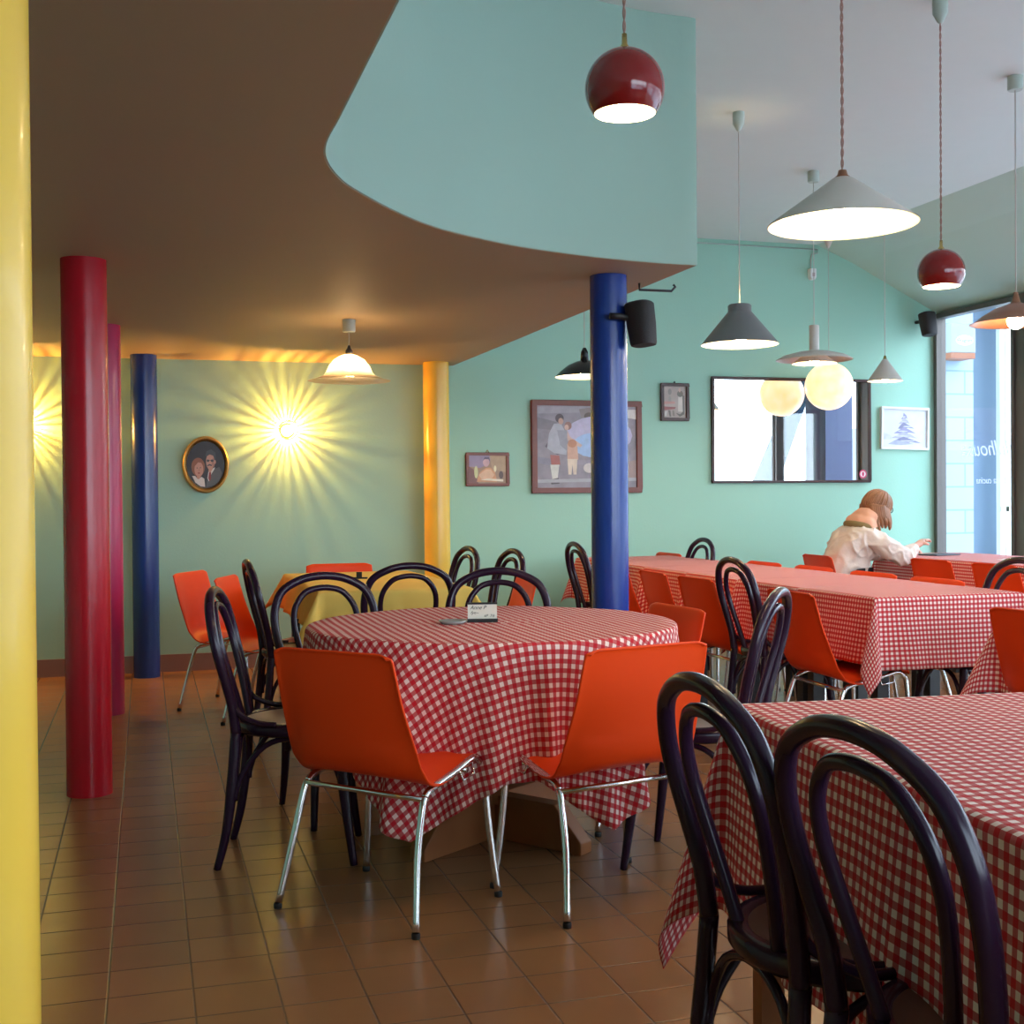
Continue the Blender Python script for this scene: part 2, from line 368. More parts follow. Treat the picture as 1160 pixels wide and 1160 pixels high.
# front windows behind the viewpoint
for i, (xa, xb) in enumerate(((.8, 2.5), (2.5, 4.2), (4.2, 5.86))):
    fr = MB(); xc = (xa+xb)/2
    fr.box((xc, YF-.1, .3), (xb-xa, .08, .6)).box((xc, YF-.1, 2.74), (xb-xa, .08, .08)).box((xa+.03, YF-.1, 1.65), (.06, .08, 2.14)).box((xb-.03, YF-.1, 1.65), (.06, .08, 2.14))
    o = struct(fr.build('window_%d' % (i+8), M['winframe'], smooth=False))
    MB().box((xc, YF-.1, 1.65), (xb-xa-.12, .008, 2.1)).build('window_pane', M['glass'], o, smooth=False)

# lettering stuck on the first pane, mirrored as seen from indoors
def text_mesh(name, body, size, m, parent, mw, shear=0, ext=.0005, align='CENTER'):
    cu_ = bpy.data.curves.new(name, 'FONT'); cu_.body = body; cu_.size = size; cu_.extrude = ext; cu_.align_x = align; cu_.align_y = 'CENTER'; cu_.shear = shear
    t = bpy.data.objects.new(name+'_tmp', cu_); COL.objects.link(t)
    dg = bpy.context.evaluated_depsgraph_get(); me = bpy.data.meshes.new_from_object(t.evaluated_get(dg)); bpy.data.objects.remove(t)
    me.materials.clear(); me.materials.append(m); me.transform(mw)
    o = bpy.data.objects.new(name, me); COL.objects.link(o)
    if parent: o.parent = parent
    return o
w1 = [o for o in COL.objects if o.name == 'window_1'][0]
# text plane on X = const, reading towards -Y when seen from outside (+X side): local x -> +Y seen mirrored indoors
Rw = Matrix(((0, 0, 1, XR+.024), (1, 0, 0, 8.28), (0, 1, 0, 1.55), (0, 0, 0, 1)))
M['decal'] = mat('white_window_film', (.85, .85, .9), .6, trans=0)
_nt = M['decal'].node_tree; _tl = _nt.nodes.new('ShaderNodeBsdfTranslucent'); _tl.inputs[0].default_value = (.7, .7, .8, 1); _mx = _nt.nodes.new('ShaderNodeMixShader'); _mx.inputs[0].default_value = .8
_nt.links.new(_nt.nodes['Principled BSDF'].outputs[0], _mx.inputs[1]); _nt.links.new(_tl.outputs[0], _mx.inputs[2]); _nt.links.new(_mx.outputs[0], _nt.nodes['Material Output'].inputs[0])
text_mesh('lettering', 'Mulhouse', .17, M['decal'], w1, Rw, shear=.3)
Rw2 = Matrix(((0, 0, 1, XR+.024), (1, 0, 0, 8.26), (0, 1, 0, 1.30), (0, 0, 0, 1)))
text_mesh('lettering', 'pizza cucina', .075, M['decal'], w1, Rw2, shear=.3)

# ------------------------------------------------------------------ columns
def column(name, x, y, r, m, label):
    o = MB().lathe([(r*1.0, 0.0), (r, ZL/2), (r, ZL)], 48).build(name, m, smooth=True, auto=.8)
    o.location = (x, y, 0); tag(o, label, 'column', 'painted round columns'); return o
column('column', *W(-.716, 1.6), .092, M['yellow'], 'yellow glossy painted column cut by the left edge of the picture')
column('column', -.233, 5.335, .0905, M['red'], 'tall glossy red column standing alone on the tiled floor at left')
column('column', -.215, 7.30, .09, M['pink'], 'magenta column half hidden behind the red column')
column('column', -.005, 8.74, .088, M['blue'], 'dark blue column against the wall, left of the oval portrait')
column('column', 2.03, 8.77, .094, M['yellow'], 'yellow column at the back wall, left of the small landscape-format picture')
column('column', *W(.437, 5.52), .083, M['blueR'], 'blue column behind the round table, carrying the black speaker')

# ------------------------------------------------------------------ chairs
def side_pair(fn):
    for s in (-1, 1): fn(s)
def make_bent(seatmat='seatdark'):
    t = thing('bentwood_chair', '-', 'chair')
    half = [(.182, -.245, 0), (.176, -.205, .2), (.168, -.182, .44), (.176, -.192, .53), (.194, -.212, .62), (.205, -.232, .70), (.200, -.248, .77), (.168, -.262, .835), (.10, -.272, .874), (.035, -.275, .889)]
    whole = [(-x, y, z) for x, y, z in half] + [(x, y, z) for x, y, z in half[::-1]]
    cut = 2
    hoop = whole[cut:-cut]
    def rad(p): return interp([0, .25, .5, .89], [.0125, .0185, .0175, .0165], p[2])
    P = catmull(hoop, 5); MB().tube(P, [rad(p) for p in P], 12).build('back_hoop', M['bent'], t)
    for s in (-1, 1):
        P = catmull([(s*x, y, z) for x, y, z in [(.182, -.245, 0), (.178, -.215, .12), (.174, -.195, .28), (.168, -.182, .445)]], 5)
        MB().tube(P, [rad(p) for p in P], 12).build('leg', M['bent'], t)
        P = catmull([(s*x, y, z) for x, y, z in [(.178, .195, 0), (.168, .175, .15), (.158, .158, .3), (.150, .148, .44)]], 5)
        MB().tube(P, [rad(p) for p in P], 12).build('leg', M['bent'], t)
        P = catmull([(s*x, y, z) for x, y, z in [(.172, -.192, .54), (.183, -.165, .50), (.19, -.11, .475), (.197, -.05, .468)]], 5)
        MB().tube(P, .0095, 8).build('bracket', M['bent'], t)
        P = catmull([(s*x, y, z) for x, y, z in [(.174, -.190, .22), (.172, -.16, .31), (.168, -.09, .395), (.165, 0, .418), (.162, .08, .395), (.160, .14, .31), (.160, .162, .22)]], 4)
        MB().tube(P, .0095, 8).build('brace', M['bent'], t)
    for y, w in ((.165, .155), (-.185, .168)):
        P = catmull([(-w, y, .22), (-w*.95, y*.99, .30), (-w*.6, y*.97, .39), (0, y*.95, .418), (w*.6, y*.97, .39), (w*.95, y*.99, .30), (w, y, .22)], 4)
        MB().tube(P, .0095, 8).build('brace', M['bent'], t)
    inn = [(.070, -.168, .45), (.098, -.19, .55), (.122, -.215, .65), (.130, -.232, .715), (.118, -.247, .775), (.078, -.260, .825), (.027, -.266, .842)]
    P = catmull([(-x, y, z) for x, y, z in inn] + inn[::-1], 5)
    MB().tube(P, .0125, 10).build('inner_hoop', M['bent'], t)
    MB().lathe([(.165, .425), (.197, .425), (.205, .435), (.205, .458), (.197, .466), (.175, .466), (.165, .458), (.165, .425)], 40).build('seat_frame', M['bent'], t)
    MB().lathe([(0, .452), (.10, .453), (.168, .461), (.176, .464), (.176, .448), (.10, .440), (0, .438)], 40).build('seat', M[seatmat], t)
    return t
def make_orange():
    t = thing('plastic_chair', '-', 'chair')
    prof = [(-.262, .775), (-.256, .765), (-.250, .73), (-.236, .64), (-.222, .56), (-.212, .50), (-.194, .445), (-.150, .415), (-.08, .408), (.01, .414), (.09, .424), (.160, .434), (.205, .430), (.222, .412)]
    hw = [.198, .212, .215, .219, .226, .232, .234, .230, .224, .217, .210, .203, .196, .188]
    cur = [.004, .006, .010, .020, .035, .050, .060, .055, .040, .025, .012, .004, .0, .0]
    ris = [0, 0, 0, 0, -.002, -.006, -.016, -.022, -.024, -.022, -.016, -.008, -.002, .0]
    nt_ = 14; vs = []; fs = []
    PP = catmull([(0, y, z) for y, z in prof], 3); N = len(PP)
    for i, p in enumerate(PP):
        q = i/3; k = list(range(len(prof)))
        w = interp(k, hw, q); c = interp(k, cur, q); rr_ = interp(k, ris, q)
        for j in range(nt_+1):
            a = math.sin((-1+2*j/nt_)*PI/2*.96)/math.sin(PI/2*.96); e = abs(a)**(2.2 if q < 5 else 3.2)
            lip = max(0, abs(a)-.93)/.07 if q < 6 else 0
            zz = p.z + rr_*e
            if i == 0: zz -= .0
            cornercut = max(0, abs(a)-.86)/.14
            if q < 1.2: zz -= .016*cornercut**2*(1-q/1.2)
            vs.append((a*w, p.y + c*e - .006*lip, zz))
    for i in range(N-1):
        for j in range(nt_):
            b0 = i*(nt_+1)+j; fs.append((b0, b0+1, b0+nt_+2, b0+nt_+1))
    MB().add(vs, fs).build('seat_shell', M['orange'], t, solid=.0065, sub=1)
    for s in (-1, 1):
        rear = catmull([(s*.250, -.208, .006), (s*.226, -.165, .20), (s*.217, -.128, .33), (s*.214, -.112, .360)], 4)
        top = catmull([(s*.214, -.112, .360), (s*.213, -.090, .375), (s*.213, -.04, .387), (s*.212, .05, .405), (s*.212, .125, .425), (s*.212, .158, .424), (s*.214, .178, .405)], 4)
        front = catmull([(s*.214, .178, .405), (s*.217, .186, .38), (s*.230, .195, .2), (s*.252, .208, .006)], 4)
        for P in (rear, front):
            g = MB().tube(P, .0105, 12).build('leg', M['chrome'], t)
            f0 = P[0] if P is rear else P[-1]
            MB().lathe([(0, 0), (.012, 0), (.0125, .012), (.0105, .016)], 14, (f0.x, f0.y, 0)).build('foot_cap', M['rubber'], g)
        MB().tube(top, .0105, 12).build('seat_rail', M['chrome'], t)
        MB().tube([(s*.214, .125, .422), (s*.226, .122, .385), (s*.228, .06, .377), (s*.216, .055, .408)], .0035, 8).build('link_hook', M['chrome'], t)
    for y, z in ((-.118, .356), (.10, .398)):
        MB().tube([(-.215, y, z), (.215, y, z)], .0085, 10).build('crossbar', M['chrome'], t)
    return t
bent0 = make_bent(); orange0 = make_orange(); pale0 = make_bent('seatpale')
note_children()
USED = set()
GR = 'red-orange plastic shell chairs with chrome legs'; GB = 'dark bentwood chairs with double hoop backs'
def place(kind, xy, h, label, pale=False):
    src = orange0 if kind == 'o' else (pale0 if pale else bent0)
    if src.name not in USED: USED.add(src.name); r = src
    else: r = copy_tree(src)
    r.location = (xy[0], xy[1], 0); r.rotation_euler = (0, 0, math.atan2(-h[0], h[1]))
    r['label'] = label; r['category'] = 'chair'; r['group'] = GR if kind == 'o' else GB
    return r
# round table
place('o', W(-.374, 3.657), D(.526, .85), 'orange shell chair with its back to us at the left front of the round table')
place('o', W(.257, 3.73), D(-.5, .866), 'orange shell chair with its back to us at the right front of the round table')
place('o', W(.395, 4.66), D(-.93, -.37), 'orange shell chair at the far right of the round table, beside the blue column')
place('b', W(-.735, 4.19), D(.99, .08), 'dark bentwood chair with pale seat at the left side of the round table', True)
place('b', W(-.645, 4.70), D(.42, -.9), 'dark bentwood chair at the far left of the round table, behind the left orange chair')
place('b', W(-.055, 4.90), D(.02, -1), 'dark bentwood chair facing us across the round table, behind the little card')
place('b', W(.60, 4.04), D(-.91, .41), 'aubergine bentwood chair seen edge on between the round table and the long tables')
# yellow table
place('b', (1.15, 5.80), (0, 1), 'dark bentwood chair with its hoop against the near end of the yellow tablecloth')
place('b', (.745, 6.18), (1, .03), 'dark bentwood chair seen edge on at the left side of the yellow table', True)
place('o', (.47, 7.38), (.88, -.47), 'leftmost orange shell chair, turned right towards the yellow table')
place('o', (.66, 6.88), (.94, -.34), 'orange shell chair half hidden left of the yellow table, second from the left')
place('o', (1.2, 7.76), (0, -1), 'orange shell chair whose top shows beyond the far end of the yellow table')
place('b', (1.60, 7.22), (-1, -.12), 'dark bentwood chair beyond the yellow table, just right of the yellow back column')
place('b', (1.74, 6.75), (-1, -.10), 'dark bentwood chair seen nearly edge on below the small landscape-format picture')
place('o', (1.66, 6.22), (-1, .05), 'orange shell chair right of the yellow table, seen through a bentwood hoop')
# long tables, left side
for y, k, x, lab in ((4.88, 'o', 2.98, 'orange shell chair nearest to us along the left of the long tables'),
                     (5.37, 'b', 2.96, 'dark bentwood chair between orange chairs along the left of the long tables'),
                     (5.87, 'o', 2.98, 'second orange shell chair along the long tables, behind the tall bentwood hoop'),
                     (6.42, 'o', 2.98, 'third orange shell chair along the long tables, right of the blue column'),
                     (7.02, 'o', 2.98, 'orange shell chair showing only an edge right beside the blue column'),
                     (7.62, 'b', 2.95, 'dark bentwood chair left of the blue column at the far long table')):
    place(k, (x, y), (1, random.uniform(-.05, .05)), lab)
# long tables, far side
for y, k, x, lab in ((8.45, 'o', 3.46, 'orange chair top furthest left behind the long gingham tables'),
                     (7.90, 'b', 3.46, 'dark bentwood chair behind the long tables, below the left edge of the mirror'),
                     (7.05, 'o', 3.50, 'orange chair top behind the long tables, second orange one from the left'),
                     (6.50, 'o', 3.53, 'orange chair top behind the long tables, just left of the seated person'),
                     (5.87, 'o', 3.53, 'orange chair top behind the long tables, in front of the seated person'),
                     (5.32, 'o', 3.54, 'orange chair top behind the long tables, nearest to the right'),
                     (4.78, 'b', 3.58, 'dark bentwood chair at the right edge of the picture, behind the long tables')):
    place(k, (x, y), (-1, random.uniform(-.03, .03)), lab)
# right hand row and near right tables
place('o', (4.77, 7.70), (1, -.05), 'orange shell chair under the seated person in the cream jacket')
place('o', (5.12, 6.90), (1, 0), 'orange shell chair right of the seated person, at the table by the window')
place('o', (5.12, 6.27), (1, 0), 'second orange shell chair right of the seated person, at the table by the window')
place('o', (5.12, 5.72), (1, 0), 'third orange shell chair at the window table, cut by the right edge')
place('o', (3.30, 3.74), (1, .06), 'large orange shell chair cut by the right edge, in front of the long tables')
place('b', (.870+.275, 1.858), (1, -.02), 'front left dark bentwood chair pushed up to the near gingham table')
place('b', (.883+.275, 1.443), (1, .05), 'nearest dark bentwood chair, right one of the pair at the near gingham table')

# ------------------------------------------------------------------ cloths and tables
def spans(a, ext0, ext1, step):
    """coordinates along one axis: extension, edge, top, edge, extension"""
    out = []
    h = a/2
    def seg(p, q, n): return [p+(q-p)*i/n for i in range(n)]
    if ext0 > 0: out += seg(-h-ext0, -h-.03, max(1, int(ext0/step))) + [-h-.03, -h-.02, -h-.01]
    out += seg(-h, h, max(2, int(a/step))) + [h]
    if ext1 > 0: out += [h+.01, h+.02] + seg(h+.03, h+ext1, max(1, int(ext1/step))) + [h+ext1]
    return out
def rect_cloth(name, w, l, drops, m, z=.757, loc=(0, 0), rz=0, step=.025, joins=(0, 0), seed=0, phim=.34, zoff=0):
    """drops = left, right, near, far overhang; joins = 1 where the cloth butts a neighbour at near / far end"""
    rnd = random.Random(seed)
    dl, dr, dn, df = drops
    U = spans(w, dl, dr, step); V = spans(l, dn, df, step)
    ph = [rnd.uniform(0, 6.28) for _ in range(8)]; kk = [rnd.uniform(9, 14), rnd.uniform(18, 26), rnd.uniform(32, 44)]
    r0 = .012
    def wave(q, i): return .55*math.sin(kk[0]*q+ph[i]) + .3*math.sin(kk[1]*q+ph[i+1]) + .18*math.sin(kk[2]*q+ph[i+2])
    def edge(s):
        a = r0*PI/2
        if s < a: t = s/r0; return r0*math.sin(t), -r0*(1-math.cos(t))
        return r0, -r0-(s-a)
    vs = []; uvs = []
    for v in V:
        for u in U:
            ax = max(0, -w/2-u) or max(0, u-w/2); sx = -1 if u < 0 else 1
            ay = max(0, -l/2-v) or max(0, v-l/2); sy = -1 if v < 0 else 1
            cx = min(max(u, -w/2), w/2); cy = min(max(v, -l/2), l/2)
            if ax == 0 and ay == 0:
                x, y, zz = cx, cy, .0012*math.sin(u*9+ph[0])*math.sin(v*8+ph[1])
            elif ay == 0 or ax == 0:
                s = ax or ay; dd = (dl if sx < 0 else dr) if ax else (dn if sy < 0 else df)
                o_, zz = edge(s); t = s/max(dd, .01)
                q = v if ax else u; lim = (l/2-abs(v)) if ax else (w/2-abs(u))
                fade = min(1, max(lim, 0)/.10)
                amp = .004+.017*t
                jn = 0
                if ax:
                    jd = (l/2+v if joins[0] else 9, l/2-v if joins[1] else 9); jm = min(jd)
                    jn = math.exp(-(jm/.055)**2)
                    if jm < 9 and jm == min(jd): fade = 1
                o_ += amp*(1+wave(q, 0 if sx*sy > 0 else 3))*fade*t**.6 + .05*t*.35 + jn*.075*t
                zz -= jn*.10*t*t
                if ax: x, y = cx+sx*o_, cy + (.03*t*math.sin(kk[0]*v+ph[5])*fade if not jn > .3 else 0)
                else: x, y = cx + .02*t*math.sin(kk[0]*u+ph[6])*fade, cy+sy*o_
            else:
                r_ = math.hypot(ax, ay); th = math.atan2(ay, ax); mx_ = math.hypot(dl, dn)
                s2 = max(0, math.sin(2*th)); f = phim*s2**.75 + .05*.35
                o_, zz = edge(r_); q = max(0, r_-.02)
                dx, dy = sx*.7071, sy*.7071
                out = q*math.sin(f) + .006; lat = q*(.13 if phim > .25 else .22)*math.sin(4*th)
                rx_ = math.cos(th)*r0; ry_ = math.sin(th)*r0
                x = cx + sx*(rx_ if r_ > .018 else o_*math.cos(th)) + dx*out + (-dy*sx*sy)*lat*-1
                y = cy + sy*(ry_ if r_ > .018 else o_*math.sin(th)) + dy*out + (dx*sx*sy)*lat*-1
                zz = zz if r_ < .03 else -r0 - (r_-.0188)*math.cos(f)
            vs.append((x, y, zz)); uvs.append((u+seed*.0071, v+seed*.0043))
    nu = len(U); fs = [(j*nu+i, j*nu+i+1, (j+1)*nu+i+1, (j+1)*nu+i) for j in range(len(V)-1) for i in range(nu-1)]
    me = bpy.data.meshes.new(name); me.from_pydata(vs, [], fs); me.materials.append(m)
    ul = me.uv_layers.new(name='UVMap')
    for lp in me.loops: ul.data[lp.index].uv = uvs[lp.vertex_index]
    for p in me.polygons: p.use_smooth = True
    o = bpy.data.objects.new(name, me); COL.objects.link(o); o.location = (loc[0], loc[1], z+zoff); o.rotation_euler = (0, 0, rz)
    q = o.modifiers.new('t', 'SOLIDIFY'); q.thickness = .0015; q.offset = -1
    return o
def rect_table(loc, w, l, label, cat='table', rz=0, mtop='black', mleg='black', leg=.045, group=None, top=.752, inset=.05):
    t = thing('dining_table', label, cat, (loc[0], loc[1], 0), rz, group)
    MB().box((0, 0, top-.0135), (w-.006, l-.006, .025)).build('tabletop', M[mtop], t, smooth=False)
    MB().box((0, 0, top-.056), (w-.14, l-.14, .06)).build('apron', M[mleg], t, smooth=False)
    for sx in (-1, 1):
        for sy in (-1, 1):
            MB().box((sx*(w/2-inset), sy*(l/2-inset), (top-.026)/2), (leg, leg, top-.026)).build('leg', M[mleg], t, smooth=False)
    return t
TG = 'black-legged dining tables under gingham'; CG = 'red and white gingham tablecloths on rectangular tables'
# row of the long tables
y = 4.64; pitch = .635; XC = 3.37
names3 = ['nearest', 'second', 'third', 'fourth', 'fifth', 'farthest']
for i in range(6):
    yc = y + pitch*(i+.5)
    rect_table((XC, yc), .74, pitch, 'black-legged table under the %s gingham cloth of the long row' % names3[i], group=TG, leg=.055)
    near = .32 if i == 0 else 0; far = .2 if i == 5 else 0
    o = rect_cloth('tablecloth', .74, pitch+(0 if i == 0 else .0), (.30, .30, near, far), M['ging'], loc=(XC, yc), joins=(i > 0, i < 5), seed=i+1, zoff=.0)
    tag(o, 'red and white gingham cloth on the %s table of the long middle row' % names3[i], 'tablecloth', CG)
# window row
for i in range(4):
    yc = 4.75 + .8*(i+.5)
    nm = ['nearest of the row', 'second of the row', 'third of the row', 'where the person sits'][i]
    rect_table((5.52, yc), .72, .8, 'black-legged table by the window, ' + nm, group=TG)
    o = rect_cloth('tablecloth', .72, .8, (.28, .28, .28 if i == 0 else 0, .28 if i == 3 else 0), M['ging'], loc=(5.52, yc), joins=(i > 0, i < 3), seed=11+i)
    tag(o, 'gingham cloth on the window table, ' + nm, 'tablecloth', CG)
# near right table T4 (wooden)
rz4 = -math.radians(5.8)
ax_, ay_ = Vector((math.cos(rz4), math.sin(rz4))), Vector((-math.sin(rz4), math.cos(rz4)))
c4 = Vector((1.195, 2.375)) + ax_*.44 - ay_*.72
rect_table((c4.x, c4.y), .88, 1.44, 'wooden-legged table in the right foreground under gingham', rz=rz4, mtop='wood', mleg='wood', leg=.05)
o = rect_cloth('tablecloth', .88, 1.44, (.445, .445, .445, .445), M['gingN'], loc=(c4.x, c4.y), rz=rz4, step=.018, seed=31, phim=.245)
tag(o, 'large red and white gingham cloth in the right foreground', 'tablecloth', CG)
# table at the right edge, between T4 and the long row
rect_table((3.55, 3.30), .78, 1.4, 'table at the right edge under gingham, behind the large orange chair', group=TG)
o = rect_cloth('tablecloth', .78, 1.4, (.33, .33, .33, .33), M['ging'], loc=(3.55, 3.30), step=.025, seed=41, phim=.42)
tag(o, 'gingham cloth with a corner fold left of the large orange chair at right', 'tablecloth', CG)
# yellow table
rect_table((1.16, 6.65), .74, 1.5, 'black-legged table under the yellow tablecloth near the back wall', group=TG)
o = rect_cloth('tablecloth', .74, 1.5, (.19, .19, .26, .2), M['yellowcloth'], loc=(1.16, 6.65), seed=51, phim=.6)
tag(o, 'plain yellow tablecloth on the table near the back wall', 'tablecloth')

# round table
RC = W(-.075, 4.38); RR = .64
t = thing('round_table', 'round table with crossed brown wooden foot under a gingham cloth', 'table', (RC[0], RC[1], 0), -YAW)
MB().lathe([(0, .752), (RR-.006, .752), (RR-.002, .748), (RR-.002, .725), (RR-.006, .72), (0, .72)], 64).build('tabletop', M['wood'], t, auto=.5)
MB().box((0, 0, .42), (.11, .11, .60)).build('pedestal', M['wood'], t, smooth=False, bevel=.004)
def foot(ang):
    m = MB(); L, th = .40, .032
    pr = [(-L, 0), (L, 0), (L, .04), (L-.11, .155), (-L+.11, .155), (-L, .04)]
    R = Matrix.Rotation(ang, 3, 'Z')
    m.add([R @ Vector((x, sy*th, zz)) for sy in (-1, 1) for x, zz in pr], [(0, 1, 2, 3, 4, 5), (11, 10, 9, 8, 7, 6)] + [(i, i+6, (i+1) % 6+6, (i+1) % 6) for i in range(6)])
    return m
foot(math.radians(-38)).build('foot', M['wood'], t, smooth=False, bevel=.004)
f2 = foot(math.radians(52)); f2.build('foot', M['wood'], t, smooth=False, bevel=.004)
def round_cloth():
    vs = []; uvs = []; na = 300
    rs = [RR*i/16 for i in range(17)]; ss = [.006, .012, .02] + [.04+.03*i for i in range(20)]
    tips = [(-18, .60), (31, .58), (112, .54), (176, .56), (246, .57)]   # degrees from the viewer's direction, drop at the tip
    def hem(a):
        h = .40 + .025*math.sin(3*a+1)
        for c, dpt in tips:
            dd = abs((math.degrees(a)-c+180) % 360-180)
            h = max(h, dpt - dd*.0085)
        return h
    def fold(a, s):
        t_ = s/.5
        A = .9*math.sin(11*a+.7) + .6*math.sin(17*a+2.1+.8*math.sin(2*a)) + .45*math.sin(29*a+.3)
        tipo = sum(math.exp(-(((math.degrees(a)-c+180) % 360-180)/12)**2) for c, _ in tips)
        A += .35*math.sin(47*a+1.3)
        return .008*t_ + .030*t_*(A+1) + .045*t_*tipo
    for r_ in rs:
        for i in range(na):
            a = 2*PI*i/na; vs.append((r_*math.sin(a), -r_*math.cos(a), .0008*math.sin(9*a))); uvs.append((r_*math.sin(a), -r_*math.cos(a)))
    for s in ss:
        for i in range(na):
            a = 2*PI*i/na; h = hem(a); s_ = s/.61*h if s > .03 else s
            if s > .03: s_ = .02 + (s-.02)/(.61-.02)*(h-.02)
            r0 = .012; t_ = min(s_/r0, PI/2)
            R_ = RR + r0*math.sin(t_) + fold(a, max(0, s_-.01)); z = -r0*(1-math.cos(t_)) - max(0, s_-r0*PI/2)*.99
            tw = .03*math.sin(7*a+1)*s_
            aa = a+tw
            vs.append((R_*math.sin(aa), -R_*math.cos(aa), z))
            q = RR+s_; uvs.append((q*math.sin(a), -q*math.cos(a)))
    n_ = len(rs)+len(ss); fs = []
    for j in range(n_-1):
        for i in range(na):
            i2 = (i+1) % na
            if j == 0: fs.append((i, na+i, na+i2)) if False else fs.append((j*na+i, (j+1)*na+i, (j+1)*na+i2, j*na+i2))
            else: fs.append((j*na+i, (j+1)*na+i, (j+1)*na+i2, j*na+i2))
    me = bpy.data.meshes.new('tablecloth'); me.from_pydata(vs, [], fs); me.materials.append(M['gingR'])
    ul = me.uv_layers.new(name='UVMap')
    ca, sa = math.cos(YAW), math.sin(YAW)
    for lp in me.loops:
        u, v = uvs[lp.vertex_index]; ul.data[lp.index].uv = (u*ca+v*sa+.01, -u*sa+v*ca)
    for p in me.polygons: p.use_smooth = True
    o = bpy.data.objects.new('tablecloth', me); COL.objects.link(o); o.location = (RC[0], RC[1], .7555); o.rotation_euler = (0, 0, -YAW)
    q = o.modifiers.new('t', 'SOLIDIFY'); q.thickness = .0015; q.offset = 1
    tag(o, 'red and white gingham cloth hanging in pointed folds over the round table', 'tablecloth')
round_cloth()

# things on the tables
cx, cy = W(-.108, 4.38)
t = thing('table_card', 'small cream card with handwriting in a black holder on the round table', 'sign', (cx, cy, .7575), -YAW+.05)
MB().box((0, 0, .006), (.108, .035, .012)).build('base', M['ink'], t, smooth=False)
MB().box((0, 0, .037), (.104, .003, .052)).build('card', M['paper'], t, smooth=False)
MB().box((0, 0, .066), (.106, .008, .007)).build('top_strip', M['ink'], t, smooth=False)
Rt = Matrix(((1, 0, 0, 0), (0, 0, -1, -.0022), (0, 1, 0, 0), (0, 0, 0, 1)))
for body, sz, px_, pz in (('Anne P', .019, -.016, .051), ('fyn~', .016, -.028, .033), ('6P  7/6', .013, .024, .022)):
    text_mesh('handwriting', body, sz, M['ink'], t, Matrix.Translation((px_, 0, pz)) @ Rt, shear=.35, ext=.0002)
cx, cy = W(-.21, 4.33)
o = MB().lathe([(0, .0), (.040, .0), (.052, .012), (.049, .012), (.038, .004), (0, .003)], 32).build('glass_dish', M['dish']); o.location = (cx, cy, .7578)
tag(o, 'low clear glass dish lying beside the card on the round table', 'dish')
t = thing('tablet', 'grey tablet lying flat on the window table in front of the seated person', 'tablet', (5.45, 7.62, .7585), .2)
MB().box((0, 0, .005), (.24, .17, .01)).build('body', M['tablet'], t, smooth=False, bevel=.003)
MB().box((0, 0, .0104), (.22, .15, .0006)).build('screen', M['black'], t, smooth=False)
o = MB().box((0, 0, .0015), (.21, .28, .001)).build('paper_sheet', M['paper'], smooth=False); o.location = (5.55, 6.85, .757); o.rotation_euler = (0, 0, .3)
tag(o, 'white paper sheet lying on the window table, right of the tablet', 'paper')
for i, (x, yy) in enumerate(((3.42, 5.0), (3.30, 6.2), (3.42, 7.3))):
    o = MB().box((0, 0, .0015), (.20, .29, .001)).build('paper_menu', M['paper'] if False else M['dish'], smooth=False)
    bpy.data.objects.remove(o)
# card and holder on the yellow table
cx, cy = 1.12, 6.75
t = thing('table_card', 'tiny dark card holder standing on the yellow tablecloth', 'sign', (cx, cy, .7575), -.3)
MB().box((0, 0, .004), (.09, .03, .008)).build('base', M['ink'], t, smooth=False)
MB().box((0, 0, .022), (.03, .012, .03)).build('card', M['ink'], t, smooth=False)

# ------------------------------------------------------------------ pendant lamps
CT, PG = 'pendant lamp', 'pendant lamps hanging over the tables'
def pendant(x, d, zc, label, ztop=ZU, cord='cordwhite', cup='cup', cr=.0035, xy=None):
    X, Y = xy or W(x, d)
    t = thing('pendant_lamp', label, CT, (X, Y, zc), 0, PG)
    H = ztop-zc
    if cup == 'cup': p = [(0, 0), (.030, 0), (.032, -.02), (.030, -.06), (.012, -.095), (.005, -.10), (0, -.10)]
    elif cup == 'cone': p = [(0, 0), (.055, 0), (.05, -.012), (.014, -.10), (.008, -.11), (0, -.11)]
    else: p = [(0, 0), (.036, 0), (.036, -.062), (.032, -.068), (0, -.068)]
    MB().lathe([(r, z+H) for r, z in p], 24).build('ceiling_canopy', M['canopy'] if cup != 'cone' else M['shadewhite'], t, auto=.6)
    return t, H
def add_cord(t, z0, z1, r, m, twist=False):
    mb = MB()
    if twist:
        n = max(8, int((z1-z0)/.006))
        for k in (0, PI):
            mb.tube([(r*.8*math.cos(i*.6+k), r*.8*math.sin(i*.6+k), z0+(z1-z0)*i/n) for i in range(n+1)], r*.75, 5)
    else: mb.tube([(0, 0, z0), (0, 0, z1)], r, 8)
    mb.build('cord', M[m], t)
def bulb(t, r, z, m='bulb'):
    MB().lathe([(r*math.sin(PI*i/12), z-r*math.cos(PI*i/12)) for i in range(13)], 20).build('bulb', M[m], t)
def shade(t, prof, mo, name='shade', mi='inner', th=.0025):
    """double walled shade: outer profile then inner one"""
    MB().lathe(prof, 64).build(name, M[mo], t)
    MB().lathe([(max(0.001, r-th), z-.0012) for r, z in prof], 64).build('reflector', M[mi], t)
def ball(t):
    R = .095; a1 = math.radians(128)
    prof = [(R*math.sin(a), R*math.cos(a)) for a in [math.radians(6)+(a1-math.radians(6))*i/24 for i in range(25)]]
    shade(t, prof, 'shadered')
    MB().lathe([(0, R+.035), (.006, R+.035), (.007, R+.01), (.013, R+.002), (.013, R-.006)], 16).build('socket', M['brass'], t)
